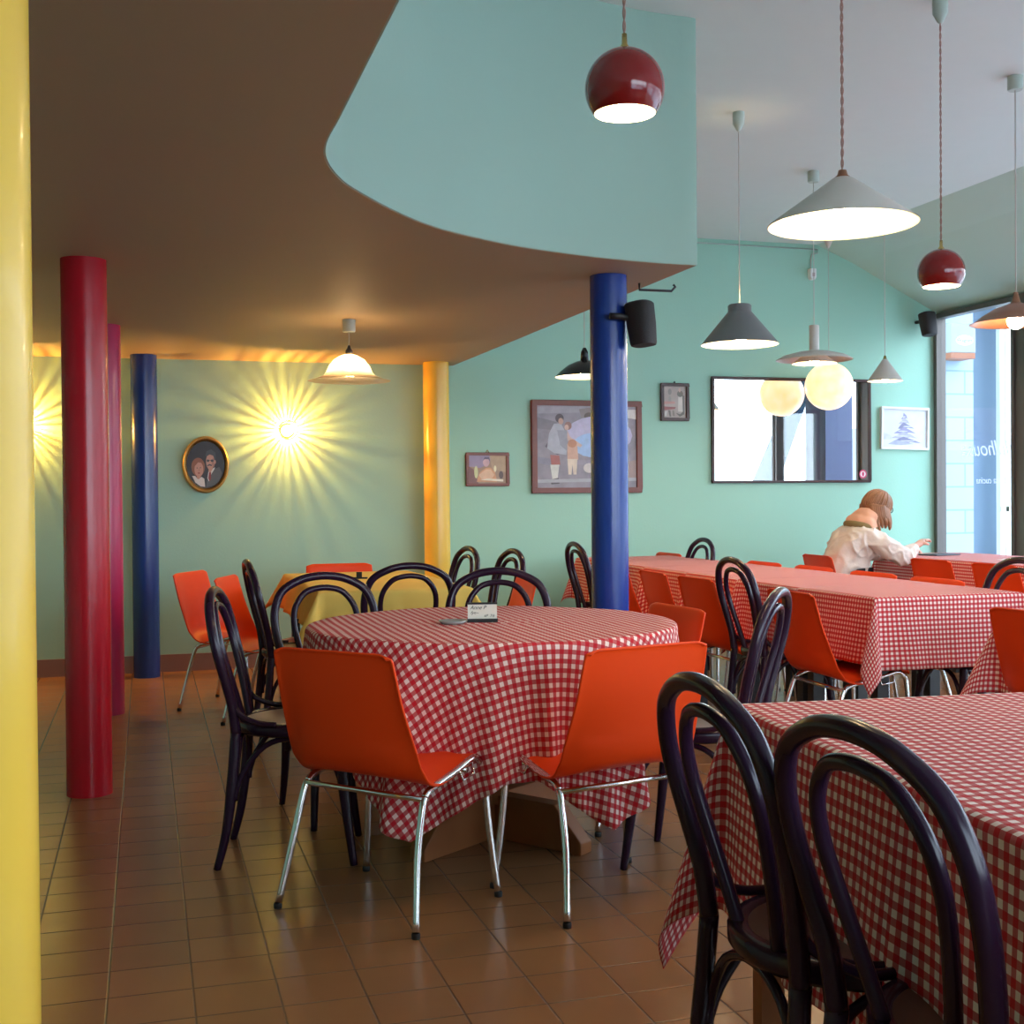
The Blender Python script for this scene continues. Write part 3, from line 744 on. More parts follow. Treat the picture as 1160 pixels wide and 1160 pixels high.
# (offset right, distance, height of shade centre)
t, H = pendant(.277, 2.96, 2.172, 'large glossy red dome pendant hanging before the turquoise mezzanine wall', cup='cyl')
ball(t); add_cord(t, .12, H-.05, .003, 'cordred', True); bulb(t, .032, -.025)
t, H = pendant(1.775, 5.10, 2.112, 'smaller red dome pendant hanging near the right edge, over the long tables')
ball(t); add_cord(t, .12, H-.05, .003, 'cordred', True); bulb(t, .032, -.025)
t, H = pendant(1.013, 3.77, 2.02, 'big wide white cone pendant with cream inside and twisted cord, in front of the others', cup='cyl')
shade(t, [(.018, .145), (.03, .140), (.223, .003), (.225, 0)], 'shadewhite'); MB().lathe([(0, .165), (.012, .165), (.016, .15), (.03, .138), (0, .13)], 20).build('socket', M['copper'], t)
add_cord(t, .16, H-.05, .0035, 'cordred', True); bulb(t, .04, .055, 'bulbdim')
t, H = pendant(1.218, 6.58, 2.0, 'dark grey cone pendant with flat collar, left of the mirror')
shade(t, [(.04, .215), (.055, .213), (.062, .205), (.062, .175), (.07, .165), (.203, .004), (.205, 0)], 'shadegrey')
add_cord(t, .21, H-.08, .0028, 'cordwhite'); bulb(t, .035, .03)
t, H = pendant(2.47, 6.05, 2.03, 'copper brown dish pendant with bare glowing bulb cut by the right edge', cup='cyl')
shade(t, [(.02, .10), (.05, .088), (.10, .072), (.16, .035), (.20, 0.004), (.215, 0)], 'copper', mi='copper'); MB().lathe([(0, .15), (.010, .15), (.014, .13), (.022, .10), (.05, .086)], 16).build('socket', M['copper'], t)
add_cord(t, .14, H-.05, .003, 'cordwhite'); bulb(t, .042, .012, 'bulbdim')
t, H = pendant(1.91, 7.79, 2.01, 'white layered saucer pendant with tall round neck, before the globe lamp', cup='cyl')
shade(t, [(.03, .095), (.10, .088), (.19, .065), (.236, .04), (.238, .037)], 'shadewhite', mi='shadewhite')
shade(t, [(.06, .075), (.085, .055), (.135, .02), (.14, .015)], 'shadewhite', name='lower_shade')
MB().lathe([(0, .255), (.028, .255), (.031, .25), (.031, .09), (0, .09)], 24).build('neck', M['shadewhite'], t, auto=.6)
add_cord(t, .25, H-.05, .0025, 'cordwhite'); bulb(t, .032, .035)
t, H = pendant(0, 0, 2.045, 'cream alabaster globe pendant with brass neck hanging close to the mirror', cup='cone', xy=(5.126, 8.56))
MB().lathe([(.186*math.sin(PI*i/24), .186*math.cos(PI*i/24)) for i in range(25)], 48).build('globe', M['globe'], t)
MB().lathe([(0, .265), (.012, .265), (.014, .26), (.016, .20), (.045, .186), (.045, .175), (0, .17)], 20).build('neck', M['brass'], t)
add_cord(t, .26, H-.09, .0025, 'cordwhite')
t, H = pendant(2.60, 8.60, 1.985, 'small white cone pendant right of the globe lamp')
shade(t, [(.01, .155), (.016, .15), (.118, .003), (.12, 0)], 'shadewhite'); MB().lathe([(0, .175), (.008, .175), (.012, .155), (.018, .145)], 16).build('socket', M['brass'], t)
add_cord(t, .17, H-.08, .0025, 'cordwhite'); bulb(t, .025, .02)
t, H = pendant(.447, 7.5, 1.925, 'small black dome pendant left of the blue column, above the large picture')
shade(t, [(.022, .10), (.05, .092), (.10, .07), (.145, .035), (.178, .004), (.182, 0)], 'shadeblack'); MB().lathe([(0, .175), (.010, .175), (.022, .15), (.026, .095), (0, .09)], 20).build('socket', M['shadeblack'], t)
add_cord(t, .17, H-.08, .0025, 'cordwhite'); bulb(t, .03, .03)
t, H = pendant(-.888, 6.8, 1.845, 'clear glass hat-shaped pendant with black socket under the low ceiling', ztop=ZL, cup='cyl')
MB().lathe([(.018, .145), (.045, .138), (.085, .115), (.112, .08), (.128, .045), (.14, .03), (.18, .012), (.222, .0), (.226, .0)], 64).build('shade', M['lampglass'], t)
MB().lathe([(0, .195), (.006, .195), (.010, .18), (.020, .165), (.020, .143), (0, .14)], 20).build('socket', M['black'], t)
add_cord(t, .19, H-.06, .002, 'cordwhite'); bulb(t, .026, .085, 'bulbglass')

# ------------------------------------------------------------------ wall lamps: a bulb ringed by cut glass ribs
m = bpy.data.materials.new('amber_cut_glass'); m.use_nodes = True; nt = m.node_tree; nt.nodes.clear()
tt = nt.nodes.new('ShaderNodeBsdfTransparent'); tt.inputs[0].default_value = (.75, .6, .32, 1)
gg = nt.nodes.new('ShaderNodeBsdfPrincipled'); gg.inputs['Base Color'].default_value = (.75, .55, .2, 1); gg.inputs['Roughness'].default_value = .15
mm = nt.nodes.new('ShaderNodeMixShader'); mm.inputs[0].default_value = .3; oo = nt.nodes.new('ShaderNodeOutputMaterial')
nt.links.new(tt.outputs[0], mm.inputs[1]); nt.links.new(gg.outputs[0], mm.inputs[2]); nt.links.new(mm.outputs[0], oo.inputs[0]); M['amber'] = m
M['wallbulb'] = em('lit_wall_bulb', (1, .80, .40), 20)
def wall_lamp(X, Z, label, seed):
    rnd = random.Random(seed)
    t = thing('wall_lamp', label, 'wall lamp', (X, YB, Z), 0, 'round wall lamps throwing rays on the back wall')
    # local: +(-Y) points into the room
    def ring(r, y): return [(r*math.cos(2*PI*i/40), y, r*math.sin(2*PI*i/40)) for i in range(40)]
    mb = MB(); R_ = Matrix.Rotation(PI/2, 3, 'X')
    pl = MB().lathe([(0, 0), (.05, 0), (.05, .006), (.045, .010), (0, .010)], 40); pl.v = [tuple(R_ @ Vector(v)) for v in pl.v]; pl.build('backplate', M['brass'], t, auto=.6)
    a = 0
    ribs = MB()
    while a < 2*PI-.04:
        w = rnd.uniform(.035, .15); g = rnd.uniform(.05, .15)
        if a+w > 2*PI: break
        n = 3; pts = []
        r1, r2 = .060, .070
        vs = []
        for i in range(n+1):
            q = a+w*i/n
            for rr_ in (r1, r2):
                for yy in (-.012, -.115): vs.append((rr_*math.cos(q), yy, rr_*math.sin(q)))
        fs = []
        for i in range(n):
            b0 = i*4; c0 = b0+4
            fs += [(b0, b0+1, c0+1, c0), (b0+2, c0+2, c0+3, b0+3), (b0, c0, c0+2, b0+2), (b0+1, b0+3, c0+3, c0+1)]
        fs += [(0, 2, 3, 1), (n*4, n*4+1, n*4+3, n*4+2)]
        ribs.add(vs, fs); a += w+g
    ribs.build('glass_ribs', M['amber'], t, smooth=False)
    gl_ = MB().lathe([(.036*math.sin(PI*i/16), .036*math.cos(PI*i/16)) for i in range(17)], 24, (0, 0, .105)); gl_.v = [tuple(R_ @ Vector(v)) for v in gl_.v]
    gl_.build('bulb', M['wallbulb'], t)
    kn = MB().lathe([(0, .150), (.006, .149), (.007, .140), (0, .138)], 12); kn.v = [tuple(R_ @ Vector(v)) for v in kn.v]; kn.build('finial', M['brass'], t)
    L = bpy.data.lights.new('wall_lamp_light', 'POINT'); L.energy = 48; L.color = (1, .48, .08); L.shadow_soft_size = .006
    lo = bpy.data.objects.new('wall_lamp_light', L); COL.objects.link(lo); lo.parent = t; lo.location = (0, -.050, 0)
X, Z = on_back(326, 488); wall_lamp(X, Z, 'lit round wall lamp casting yellow rays, right of the oval portrait', 3)
X, Z = on_back(26, 482); wall_lamp(X, Z, 'second lit wall lamp, behind the yellow column at the left edge, its rays just showing', 5)

# ------------------------------------------------------------------ pictures, mirror, speakers on the back wall
def frame_rect(name, px0, py0, px1, py1, label, mf, fwid, depth, cat='picture', tilt=0, art=None, artmat=None, group=None):
    x0, zt = on_back(px0, py0); x1, _ = on_back(px1, py0); _, zb = on_back(px0, py1)
    w, h = x1-x0, zt-zb; X, Z = (x0+x1)/2, (zt+zb)/2
    t = thing(name, label, cat, (X, YB, Z), 0, group); t.rotation_euler = (0, tilt, 0)
    f = MB()
    for (a, b_, c, d) in ((0, h/2-fwid/2, w, fwid), (0, -h/2+fwid/2, w, fwid)):
        f.box((a, -depth/2, b_), (c, depth, d))
    for s in (-1, 1): f.box((s*(w/2-fwid/2), -depth/2, 0), (fwid, depth, h-2*fwid))
    f.build('frame', M[mf], t, smooth=False, bevel=min(.004, fwid/4))
    if art: art(t, w-2*fwid, h-2*fwid, depth*.5)
    return t, w-2*fwid, h-2*fwid
def ell(cx, cy, rx, ry, n=18, a0=0, rot=0):
    c, s = math.cos(rot), math.sin(rot)
    return [(cx+rx*math.cos(2*PI*i/n+a0)*c-ry*math.sin(2*PI*i/n+a0)*s, cy+rx*math.cos(2*PI*i/n+a0)*s+ry*math.sin(2*PI*i/n+a0)*c) for i in range(n)]
_cm = {}
def cm(c, noise=.25, sc=25):
    if (c, noise) not in _cm: _cm[(c, noise)] = mat('print_ink', c, .35, noise=noise, nscale=sc)
    return _cm[(c, noise)]
def print_mesh(t, w, h, y, shapes, bg, bgnoise=.3):
    """shapes: list of (colour, outline) in units of the picture (-.5..+.5), laid as thin layers of one print"""
    mats = [cm(bg, bgnoise, 12)]; mb = MB(); mb.box((0, -y+.004, 0), (w, .008, h), k=0)
    for i, (c, pts) in enumerate(shapes):
        mm_ = cm(c)
        if mm_ not in mats: mats.append(mm_)
        yy = -y-.0002-(i+1)*.00006
        mb.poly([(p[0]*w, yy, p[1]*h) for p in pts], k=mats.index(mm_))
    mb.build('print', mats, t, smooth=False, fix=False)
# oval portrait of a couple
X, Z = on_back(233.5, 526.5); sx_, sz_ = .158, .20
t = thing('oval_portrait', 'oval portrait of a couple in a worn gold frame, left of the lit wall lamp', 'picture', (X, YB, Z))
N = 56; prof = [(1.0, .0), (1.0, .035), (.97, .055), (.92, .058), (.87, .045), (.83, .030), (.82, .012)]
vs = []; fs = []
for k, dd in prof:
    for i in range(N): vs.append((sx_*k*math.cos(2*PI*i/N), -dd, sz_*k*math.sin(2*PI*i/N)))
for j in range(len(prof)-1):
    for i in range(N): fs.append((j*N+i, j*N+(i+1) % N, (j+1)*N+(i+1) % N, (j+1)*N+i))
MB().add(vs, fs).build('frame', M['gold'], t)
cols = [(.025, .012, .012), (.62, .30, .20), (.30, .10, .04), (.06, .05, .05), (.75, .68, .62), (.35, .03, .02), (.11, .10, .09), (.45, .20, .14)]
mats = [cm(c, .12) for c in cols]; mb = MB(); a = .84
mb.add([(sx_*a*math.cos(2*PI*i/N), -.012, sz_*a*math.sin(2*PI*i/N)) for i in range(N)], [tuple(range(N))], 0)
def L(k, c): 
    global LY
    LY += .0002; mb.poly([(p[0]*sx_*.82, -.0125-LY, p[1]*sz_*.82) for p in c], k)
LY = 0
L(6, [(.0, -.98), (.12, -.42), (.30, -.22), (.72, -.10), (.86, -.35), (.72, -.68), (.45, -.88)])
L(4, [(.08, -.58), (.14, -.28), (.34, -.18), (.5, -.1), (.45, -.2), (.26, -.45), (.16, -.72)])
L(5, [(.18, -.30), (.28, -.30), (.27, -.60), (.20, -.72), (.13, -.58)])
L(1, ell(.24, .14, .22, .36)); L(7, ell(.40, .08, .08, .20)); L(1, ell(.49, .12, .05, .09)); L(1, [(.14, -.3), (.16, 0), (.36, 0), (.36, -.2), (.24, -.34)])
L(3, [(-.02, .36), (.05, .58), (.3, .66), (.52, .52), (.54, .22), (.46, .2), (.42, .38), (.22, .44), (.06, .36)])
L(3, ell(.12, .17, .075, .055, 12)); L(3, ell(.34, .17, .075, .055, 12)); L(3, [(.12, .18), (.34, .18), (.34, .20), (.12, .20)]); L(3, [(.08, -.02), (.2, .03), (.34, -.01), (.30, -.06), (.2, -.03), (.10, -.07)])
L(2, ell(-.40, -.10, .36, .40)); L(1, ell(-.36, -.20, .235, .33)); L(2, [(-.62, .02), (-.5, .18), (-.25, .2), (-.1, .06), (-.2, .08), (-.4, .1), (-.55, -.04)])
L(4, [(-.72, -.48), (-.56, -.48), (-.42, -.62), (-.22, -.52), (-.08, -.60), (-.04, -.95), (-.28, -.93), (-.56, -.76)])
L(1, [(-.5, -.5), (-.44, -.60), (-.34, -.62), (-.26, -.5)])
L(3, ell(-.45, -.14, .035, .02, 10)); L(3, ell(-.28, -.13, .035, .02, 10)); L(5, ell(-.36, -.36, .07, .025, 10)); L(7, [(-.38, -.28), (-.34, -.14), (-.32, -.28)])
mb.build('print', mats, t, smooth=False, fix=False)
# small picture
def art_small(t, w, h, y):
    s = [((.30, .22, .34), [(-.5, .5), (-.5, .1), (-.2, .05), (.05, .2), (.1, .5)]), ((.45, .30, .18), [(.05, .5), (.12, 0), (.5, -.1), (.5, .5)]), ((.20, .07, .06), [(-.5, -.5), (-.5, .1), (-.38, 0), (-.25, -.5)]),
         ((.62, .60, .30), ell(-.31, -.1, .05, .22)), ((.75, .68, .45), ell(.2, .02, .035, .12)), ((.62, .30, .15), [(-.3, -.45), (-.22, -.12), (-.05, .06), (.08, .06), (.2, -.1), (.25, -.45)]),
         ((.72, .45, .28), [(-.24, -.2), (-.05, .0), (.08, 0), (.18, -.2), (.1, -.36), (-.15, -.38)]), ((.62, .38, .40), ell(-.04, .25, .085, .16)), ((.12, .08, .14), [(-.13, .30), (-.08, .44), (.04, .44), (.07, .28), (.02, .36), (-.08, .36)]),
         ((.10, .06, .06), ell(.36, -.2, .06, .14)), ((.80, .70, .55), [(-.2, -.38), (.42, -.44), (.42, -.36), (.0, -.33)])]
    print_mesh(t, w, h, y, s, (.36, .22, .14))
t, w, h = frame_rect('framed_picture', 528, 512.5, 576.5, 551, 'small landscape-format picture of a person at a table in a thin brown frame', 'frame_red', .022, .022, art=art_small)
MB().tube([(-.012, -.006, h/2+.02), (0, -.006, h/2+.042), (.012, -.006, h/2+.02)], .003, 6).build('hook', M['brass'], t)
# big picture
def art_big(t, w, h, y):
    g = (.28, .24, .27)
    s = [((.36, .32, .36), [(-.5, .5), (-.5, .40), (.5, .44), (.5, .5)]), ((.20, .17, .20), [(-.5, .36), (-.3, .30), (-.32, .2), (-.5, .22)]), ((.24, .22, .28), [(-.5, -.12), (-.3, -.16), (-.3, -.24), (-.5, -.2)]),
         ((.26, .20, .20), [(-.08, .46), (.12, .5), (.18, .3), (-.05, .32)]), ((.10, .06, .05), ell(.02, .37, .05, .05)),
         ((.50, .45, .62), ell(.12, .14, .34, .24)), ((.36, .52, .78), ell(.06, .02, .20, .15)), ((.62, .58, .70), ell(.22, .24, .18, .10)), ((.30, .26, .32), [(-.2, -.16), (.42, -.16), (.42, -.20), (-.2, -.22)]),
         ((.13, .10, .13), [(-.42, .0), (-.30, -.10), (-.24, -.08), (-.26, .10), (-.36, .12)]),
         ((.42, .42, .48), [(-.38, .16), (-.33, .28), (-.26, .28), (-.19, .12), (-.21, -.10), (-.33, -.08), (-.40, -.02)]), ((.30, .30, .35), [(-.30, .2), (-.2, .2), (-.13, .0), (-.18, -.08), (-.27, .02)]),
         ((.08, .05, .06), ell(-.275, .345, .042, .055)), ((.55, .32, .25), ell(-.262, .31, .025, .04)), ((.30, .14, .12), ell(-.19, .255, .035, .05)), ((.60, .38, .30), ell(-.205, .235, .022, .035)), ((.60, .40, .34), [(-.2, .2), (-.17, .12), (-.05, .02), (-.07, -.01), (-.2, .08)]),
         ((.36, .10, .08), [(-.37, -.10), (-.28, -.11), (-.27, -.22), (-.36, -.22)]), ((.62, .60, .55), [(-.37, -.22), (-.28, -.22), (-.30, -.40), (-.35, -.40)]), ((.08, .06, .07), [(-.37, -.40), (-.29, -.38), (-.28, -.45), (-.36, -.46)]),
         ((.62, .36, .26), [(-.20, .03), (-.10, .02), (-.09, -.16), (-.20, -.16)]), ((.50, .22, .12), ell(-.15, .04, .045, .05)), ((.72, .58, .46), [(-.20, -.15), (-.10, -.15), (-.11, -.34), (-.14, -.34), (-.15, -.22), (-.16, -.34), (-.19, -.34)]),
         ((.62, .55, .52), ell(.02, -.26, .06, .06)), ((.60, .46, .34), [(.10, -.1), (.20, -.1), (.22, -.42), (.08, -.42)]), ((.70, .66, .62), [(.36, .46), (.5, .46), (.5, .34), (.40, .36)]), ((.34, .24, .22), [(.34, -.2), (.5, -.16), (.5, -.42), (.36, -.4)]),
         ((.40, .38, .42), [(-.5, -.40), (.5, -.38), (.5, -.42), (-.5, -.44)])]
    print_mesh(t, w, h, y, s, (.27, .235, .27), .45)
frame_rect('framed_picture', 602, 453, 726, 559, 'large mahogany-framed painting of children by a pond, half covered by the blue column', 'frame_red', .042, .035, art=art_big)
def art_col(t, w, h, y):
    s = [((.22, .20, .18), ell(-.22, .32, .08, .10)), ((.30, .28, .24), ell(-.22, .08, .06, .12)), ((.52, .26, .22), [(-.5, .02), (0, .02), (.02, -.05), (-.5, -.07)]), ((.28, .08, .07), [(-.5, -.14), (.05, -.16), (.0, -.22), (-.5, -.26)]),
         ((.62, .56, .50), [(.14, -.30), (.16, .26), (.34, .26), (.36, -.30)]), ((.15, .13, .10), ell(.24, .26, .14, .10)), ((.60, .40, .32), ell(.22, .38, .05, .07)), ((.12, .11, .09), [(.34, .22), (.42, .2), (.42, -.38), (.22, -.46), (.04, -.34), (.24, -.38), (.36, -.3)]),
         ((.14, .12, .10), [(-.3, -.26), (-.2, -.26), (-.16, -.46), (-.24, -.46)]), ((.22, .18, .16), [(-.12, -.26), (-.04, -.26), (0, -.44), (-.1, -.44)]), ((.60, .57, .52), [(-.45, -.30), (-.34, -.28), (-.38, -.44), (-.46, -.44)])]
    print_mesh(t, w, h, y, s, (.42, .34, .30))
t, w, h = frame_rect('framed_picture', 748.5, 434, 780, 477, 'small upright dark-framed print between the blue column and the mirror', 'frame_dark', .024, .03, art=art_col)
MB().lathe([(0, .0), (.006, .0), (.006, .012), (0, .014)], 10, (0, -.012, h/2+.026)).build('hook', M['black'], t)
def art_tree(t, w, h, y):
    s = []
    rnd = random.Random(4)
    for k in range(6):
        z = .32-k*.125; wd = .07+.055*k; col = [(.28, .26, .42), (.42, .40, .56), (.22, .21, .34)][k % 3]
        s.append((col, [(-wd+rnd.uniform(-.03, .03), z-.08), (-wd*.6, z), (-.03, z+.09), (wd*.5, z+.02), (wd+rnd.uniform(-.02, .05), z-.07), (wd*.4, z-.05), (0, z-.09)]))
        s.append(((.55, .54, .66), ell(rnd.uniform(-.1, .1), z-.02, wd*.5, .018)))
    s += [((.38, .38, .50), [(-.38, -.42), (-.2, -.30), (.05, -.36), (.22, -.40), (-.1, -.44)]), ((.58, .58, .62), [(-.5, -.1), (-.3, -.2), (-.3, -.3), (-.5, -.3)])]
    print_mesh(t, w, h, y, s, (.66, .66, .70), .12)
frame_rect('framed_picture', 997, 461, 1051, 509.5, 'white-framed pale print of stacked shapes, right of the mirror', 'white', .018, .028, tilt=.02, art=art_tree)
# mirror
def art_mirror(t, w, h, y):
    MB().box((0, -.010, 0), (w, .012, h)).build('glass', M['mirror'], t, smooth=False)
    st = MB(); pts = [(.036*math.cos(2*PI*i/24), .036*math.sin(2*PI*i/24)) for i in range(24)]
    st.add([(w/2-.05+a, -.0168, -h/2+.05+b_) for a, b_ in pts], [tuple(range(24))], 0)
    st.add([(w/2-.05+a*.68, -.0171, -h/2+.05+b_*.68) for a, b_ in pts], [tuple(range(24))], 1)
    st.add([(w/2-.05+.012*math.cos(2*PI*i/12), -.0174, -h/2+.05+.02*math.sin(2*PI*i/12)) for i in range(12)], [tuple(range(12))], 0)
    st.build('sticker', [cm((.55, .04, .12)), M['white']], t, smooth=False, fix=False)
frame_rect('wall_mirror', 806, 426.5, 985, 547.5, 'large black-framed mirror reflecting the bright windows', 'frame_dark', .020, .03, cat='mirror', art=art_mirror)
# motion sensor with its cable, and ceiling-line cable
X, Z = on_back(919.5, 312)
t = thing('motion_sensor', 'small white motion sensor on the back wall with a thin cable above it', 'sensor', (X, YB, Z))
MB().add(*(lambda v: (v, [(0, 1, 2, 3, 4, 5), (11, 10, 9, 8, 7, 6)] + [(i, i+6, (i+1) % 6+6, (i+1) % 6) for i in range(6)]))([(x, y_, z) for y_ in (0, -.05) for x, z in ((-.028, .045), (.028, .045), (.028, -.025), (.016, -.045), (-.016, -.045), (-.028, -.025))])).build('housing', M['white'], t, smooth=False, bevel=.006)
MB().box((0, -.051, -.005), (.02, .004, .03)).build('lens', cm((.55, .35, .38)), t, smooth=False)
MB().tube([(0, -.006, .045), (0, -.006, .12), (.01, -.006, .17)], .004, 6).build('cable', M['cordwhite'], t)
X0, _ = on_back(790, 273); X1, _ = on_back(927, 279)
o = MB().tube([(X0-.8, YB-.008, ZU-.035), (X1, YB-.008, ZU-.04), (X1, YB-.008, ZU-.07), (X1-.04, YB-.008, Z+.17)], .006, 6).build('wall_cable', M['canopy'])
tag(o, 'thin pale cable running along the top of the back wall to the motion sensor', 'cable')
# speakers
def speaker(loc, rz, label, tiltx=0, s=1.0, arm=.10):
    t = thing('wall_speaker', label, 'speaker', loc, rz, 'small black loudspeakers')
    # local -Y is the front; body a rounded cabinet
    mb = MB(); n = 24; prof = []
    R = Matrix.Rotation(tiltx, 3, 'X')
    for (k, z) in ((.0, .095), (.9, .095), (1.0, .088), (.99, .0), (.90, -.085), (.84, -.095), (0, -.095)):
        prof.append([R @ Vector((k*.068*s*math.copysign(abs(math.cos(2*PI*i/n))**.7, math.cos(2*PI*i/n)), k*.058*s*math.copysign(abs(math.sin(2*PI*i/n))**.7, math.sin(2*PI*i/n)), z*s)) for i in range(n)])
    vs = [v for r in prof for v in r]; fs = [(j*n+i, j*n+(i+1) % n, (j+1)*n+(i+1) % n, (j+1)*n+i) for j in range(len(prof)-1) for i in range(n)]
    mb.add(vs, fs).build('cabinet', M['speaker'], t, auto=.7)
    MB().tube([(0, .05, .02), (0, .05+arm*.5, .03), (0, .05+arm, .03)], .014, 10).build('wall_bracket', M['black'], t)
    return t
# on the blue column
cxy = W(.437, 5.52)
sp = speaker((cxy[0]+.150, cxy[1]-.055, 2.0), math.atan2(-(-.0), 1), 'black loudspeaker clamped to the right side of the blue column')
sp.location = (*W(.575, 5.44), 1.955); sp.rotation_euler = (0, 0, PI/2-YAW+.35); 
for c in list(COL.objects):
    if c.parent == sp and c.name.startswith('cabinet'): c.rotation_euler = (-.12, .0, -.9)
X, Z = on_back(1044, 370)
sp2 = speaker((X-.02, YB-.13, Z), .2, 'black loudspeaker on the back wall beside the window corner', tiltx=-.18, arm=.085)
# coat hook / rail at the mezzanine edge
hx, hy = W(.62, 5.60)
o = MB().tube([(0, 0, 0), (.0, .0, -.03), (.10, .0, -.03), (.16, 0, -.03), (.18, 0, -.01), (.17, .0, .0)], .006, 8).build('metal_bracket', M['black'])
o.location = (2.19, 5.30, ZL-.0); tag(o, 'thin black metal bracket sticking out at the edge of the low ceiling above the speaker', 'bracket')

# ------------------------------------------------------------------ the street outside
GX = 30
g = struct(MB().box((XR+.35+GX/2, 6, -.12), (GX, 60, .2)).build('ground_street', mat('pale_pavement', (.55, .56, .58), .8, noise=.1, nscale=3), smooth=False))
g = struct(MB().box((1.0, -17.6, -.12), (18, 29, .2)).build('ground_forecourt', mat('pale_forecourt', (.55, .56, .58), .8, noise=.1, nscale=3), smooth=False))
o = MB().box((6.83, 9.85, 1.8), (.80, .5, 3.6)).build('masonry_pier', M['block'], smooth=False); tag(o, 'pale blue block-built pier outside the corner window', 'pier')
o = MB().box((7.62, 10.35, 1.8), (.80, .3, 3.6)).build('rendered_wall', mat('grey_blue_render', (.19, .25, .34), .8, noise=.05), smooth=False); tag(o, 'grey-blue rendered wall outside, set back behind the block pier', 'wall')
o = MB().box((8.6, 10.1, 3.75), (4.6, 2.6, .25)).build('added_shade_canopy', M['winframe'], smooth=False); tag(o, 'added unseen canopy shading the pier outside the corner window', 'canopy')  # added slab, out of view, keeps sky light off the pier
t = thing('outdoor_door', 'white panelled door frame outside the window, above a pinkish plinth', 'door', (7.90, 9.95, 0))
d_ = MB(); d_.box((0, 0, 1.95), (.26, .06, 2.7)).box((.0, -.035, 1.05), (.26, .02, .05)); d_.box((-.06, -.035, 1.95), (.035, .02, 2.7)); d_.box((.07, -.035, 1.95), (.035, .02, 2.7)); d_.build('panel', M['white'], t, smooth=False)
MB().box((0, 0, .3), (.24, .10, .6)).build('plinth', mat('pink_stone', (.22, .13, .11), .7), t, smooth=False)
t = thing('meter_box', 'white wall box with a blue label and orange underside outside the window', 'box', (6.98, 9.50, 2.58))
MB().box((0, 0, 0), (.26, .20, .26)).build('casing', mat('off_white_plastic', (.30, .30, .32), .5), t, smooth=False, bevel=.01)
MB().box((0, 0, -.155), (.25, .19, .05)).build('base', mat('salmon_plastic', (.32, .10, .05), .5), t, smooth=False)
lb = MB(); lb.poly([(p[0], -.1015, p[1]) for p in ell(0.01, -.02, .09, .045, 24)]); lb.build('label_badge', M['white'], t, smooth=False, fix=False)
text_mesh('lettering', 'Wagner', .052, cm((.03, .08, .40), .01), t, Matrix(((1, 0, 0, .01), (0, 0, -1, -.103), (0, 1, 0, -.02), (0, 0, 0, 1))), ext=.0004)
co = MB()
for k in range(4):
    r_ = .20+.02*k
    co.tube([(r_*math.cos(2*PI*i/36)*.9, .02*k-.03, r_*math.sin(2*PI*i/36)) for i in range(36)], .011, 8, closed=True)
co.tube([(.02, 0, .2), (.0, 0, .6), (-.05, 0, 1.0)], .011, 8)
o = co.build('cable_coil', mat('dark_grey_hose', (.10, .10, .11), .6)); o.location = (7.40, 10.12, 2.02); tag(o, 'dark coiled cable hanging on the wall outside the window', 'cable')
# free-standing pillar outside, seen only in the mirror
o = MB().box((6.80, 6.50, 1.6), (.31, .40, 3.2)).build('outdoor_pillar', mat('lavender_render', (.13, .13, .22), .7, noise=.04), smooth=False); tag(o, 'lavender grey pillar outside the windows, seen in the mirror', 'pillar')
# leaning street tree seen in the mirror
P = catmull([(0, 0, 0), (.43, .26, 1.3), (.82, .50, 2.5), (1.1, .9, 3.8), (1.2, 1.3, 5.2)], 6)
t = thing('street_tree', 'street tree with a leaning trunk outside, seen in the mirror', 'tree', (9.17, -.46, 0))
MB().tube(P, [.24-.14*i/(len(P)-1) for i in range(len(P))], 14).build('trunk', mat('grey_bark', (.014, .022, .036), .9, spec=0, bump=.8, bscale=25, noise=.4), t)
rnd = random.Random(12); cr = MB()
for i in range(420):
    a = rnd.uniform(0, 6.28); q = rnd.gauss(0, .9); c = Vector((q*math.cos(a), 1.6+q*math.sin(a), 5.9+rnd.gauss(0, .6))); s_ = .22
    v1 = Vector((rnd.gauss(0, 1), rnd.gauss(0, 1), rnd.gauss(0, 1))).normalized()*s_; v2 = v1.orthogonal().normalized()*s_*.5
    cr.add([c-v1, c+v2, c+v1, c-v2], [(0, 1, 2, 3)])
cr.build('foliage', mat('green_leaves', (.10, .20, .06), .7), t, smooth=False, fix=False)
# building across the street
t = thing('street_building', 'pale building across the street seen through the glass and in the mirror', 'building', (19, 8, 0))
MB().box((0, 0, 2.0), (.6, 46, 4.4)).build('facade', mat('pale_facade', (.66, .64, .60), .8, noise=.08, nscale=1), t, smooth=False)
for i in range(12):
    MB().box((-.32, -20+i*3.6, 2.0), (.08, 1.5, 2.0)).build('window', mat('dark_panes', (.12, .15, .2), .1) if i == 0 else bpy.data.materials['dark_panes'], t, smooth=False)
# pale masonry seen through the second pane, right of the mullion
t = thing('shutter_panel', 'grey gridded roller shutter outside, right of the bronze mullion', 'shutter', (8.45, 10.1, 1.6))
MB().box((0, 0, 0), (.7, .06, 3.2)).build('panel', mat('grey_shutter', (.05, .06, .08), .5), t, smooth=False)
gb = MB()
for i in range(14): gb.box((0, -.04, -1.5+i*.23), (.7, .02, .02))
for i in range(4): gb.box((-.33+i*.22, -.04, 0), (.02, .02, 3.2))
gb.build('bars', M['white'], t, smooth=False)

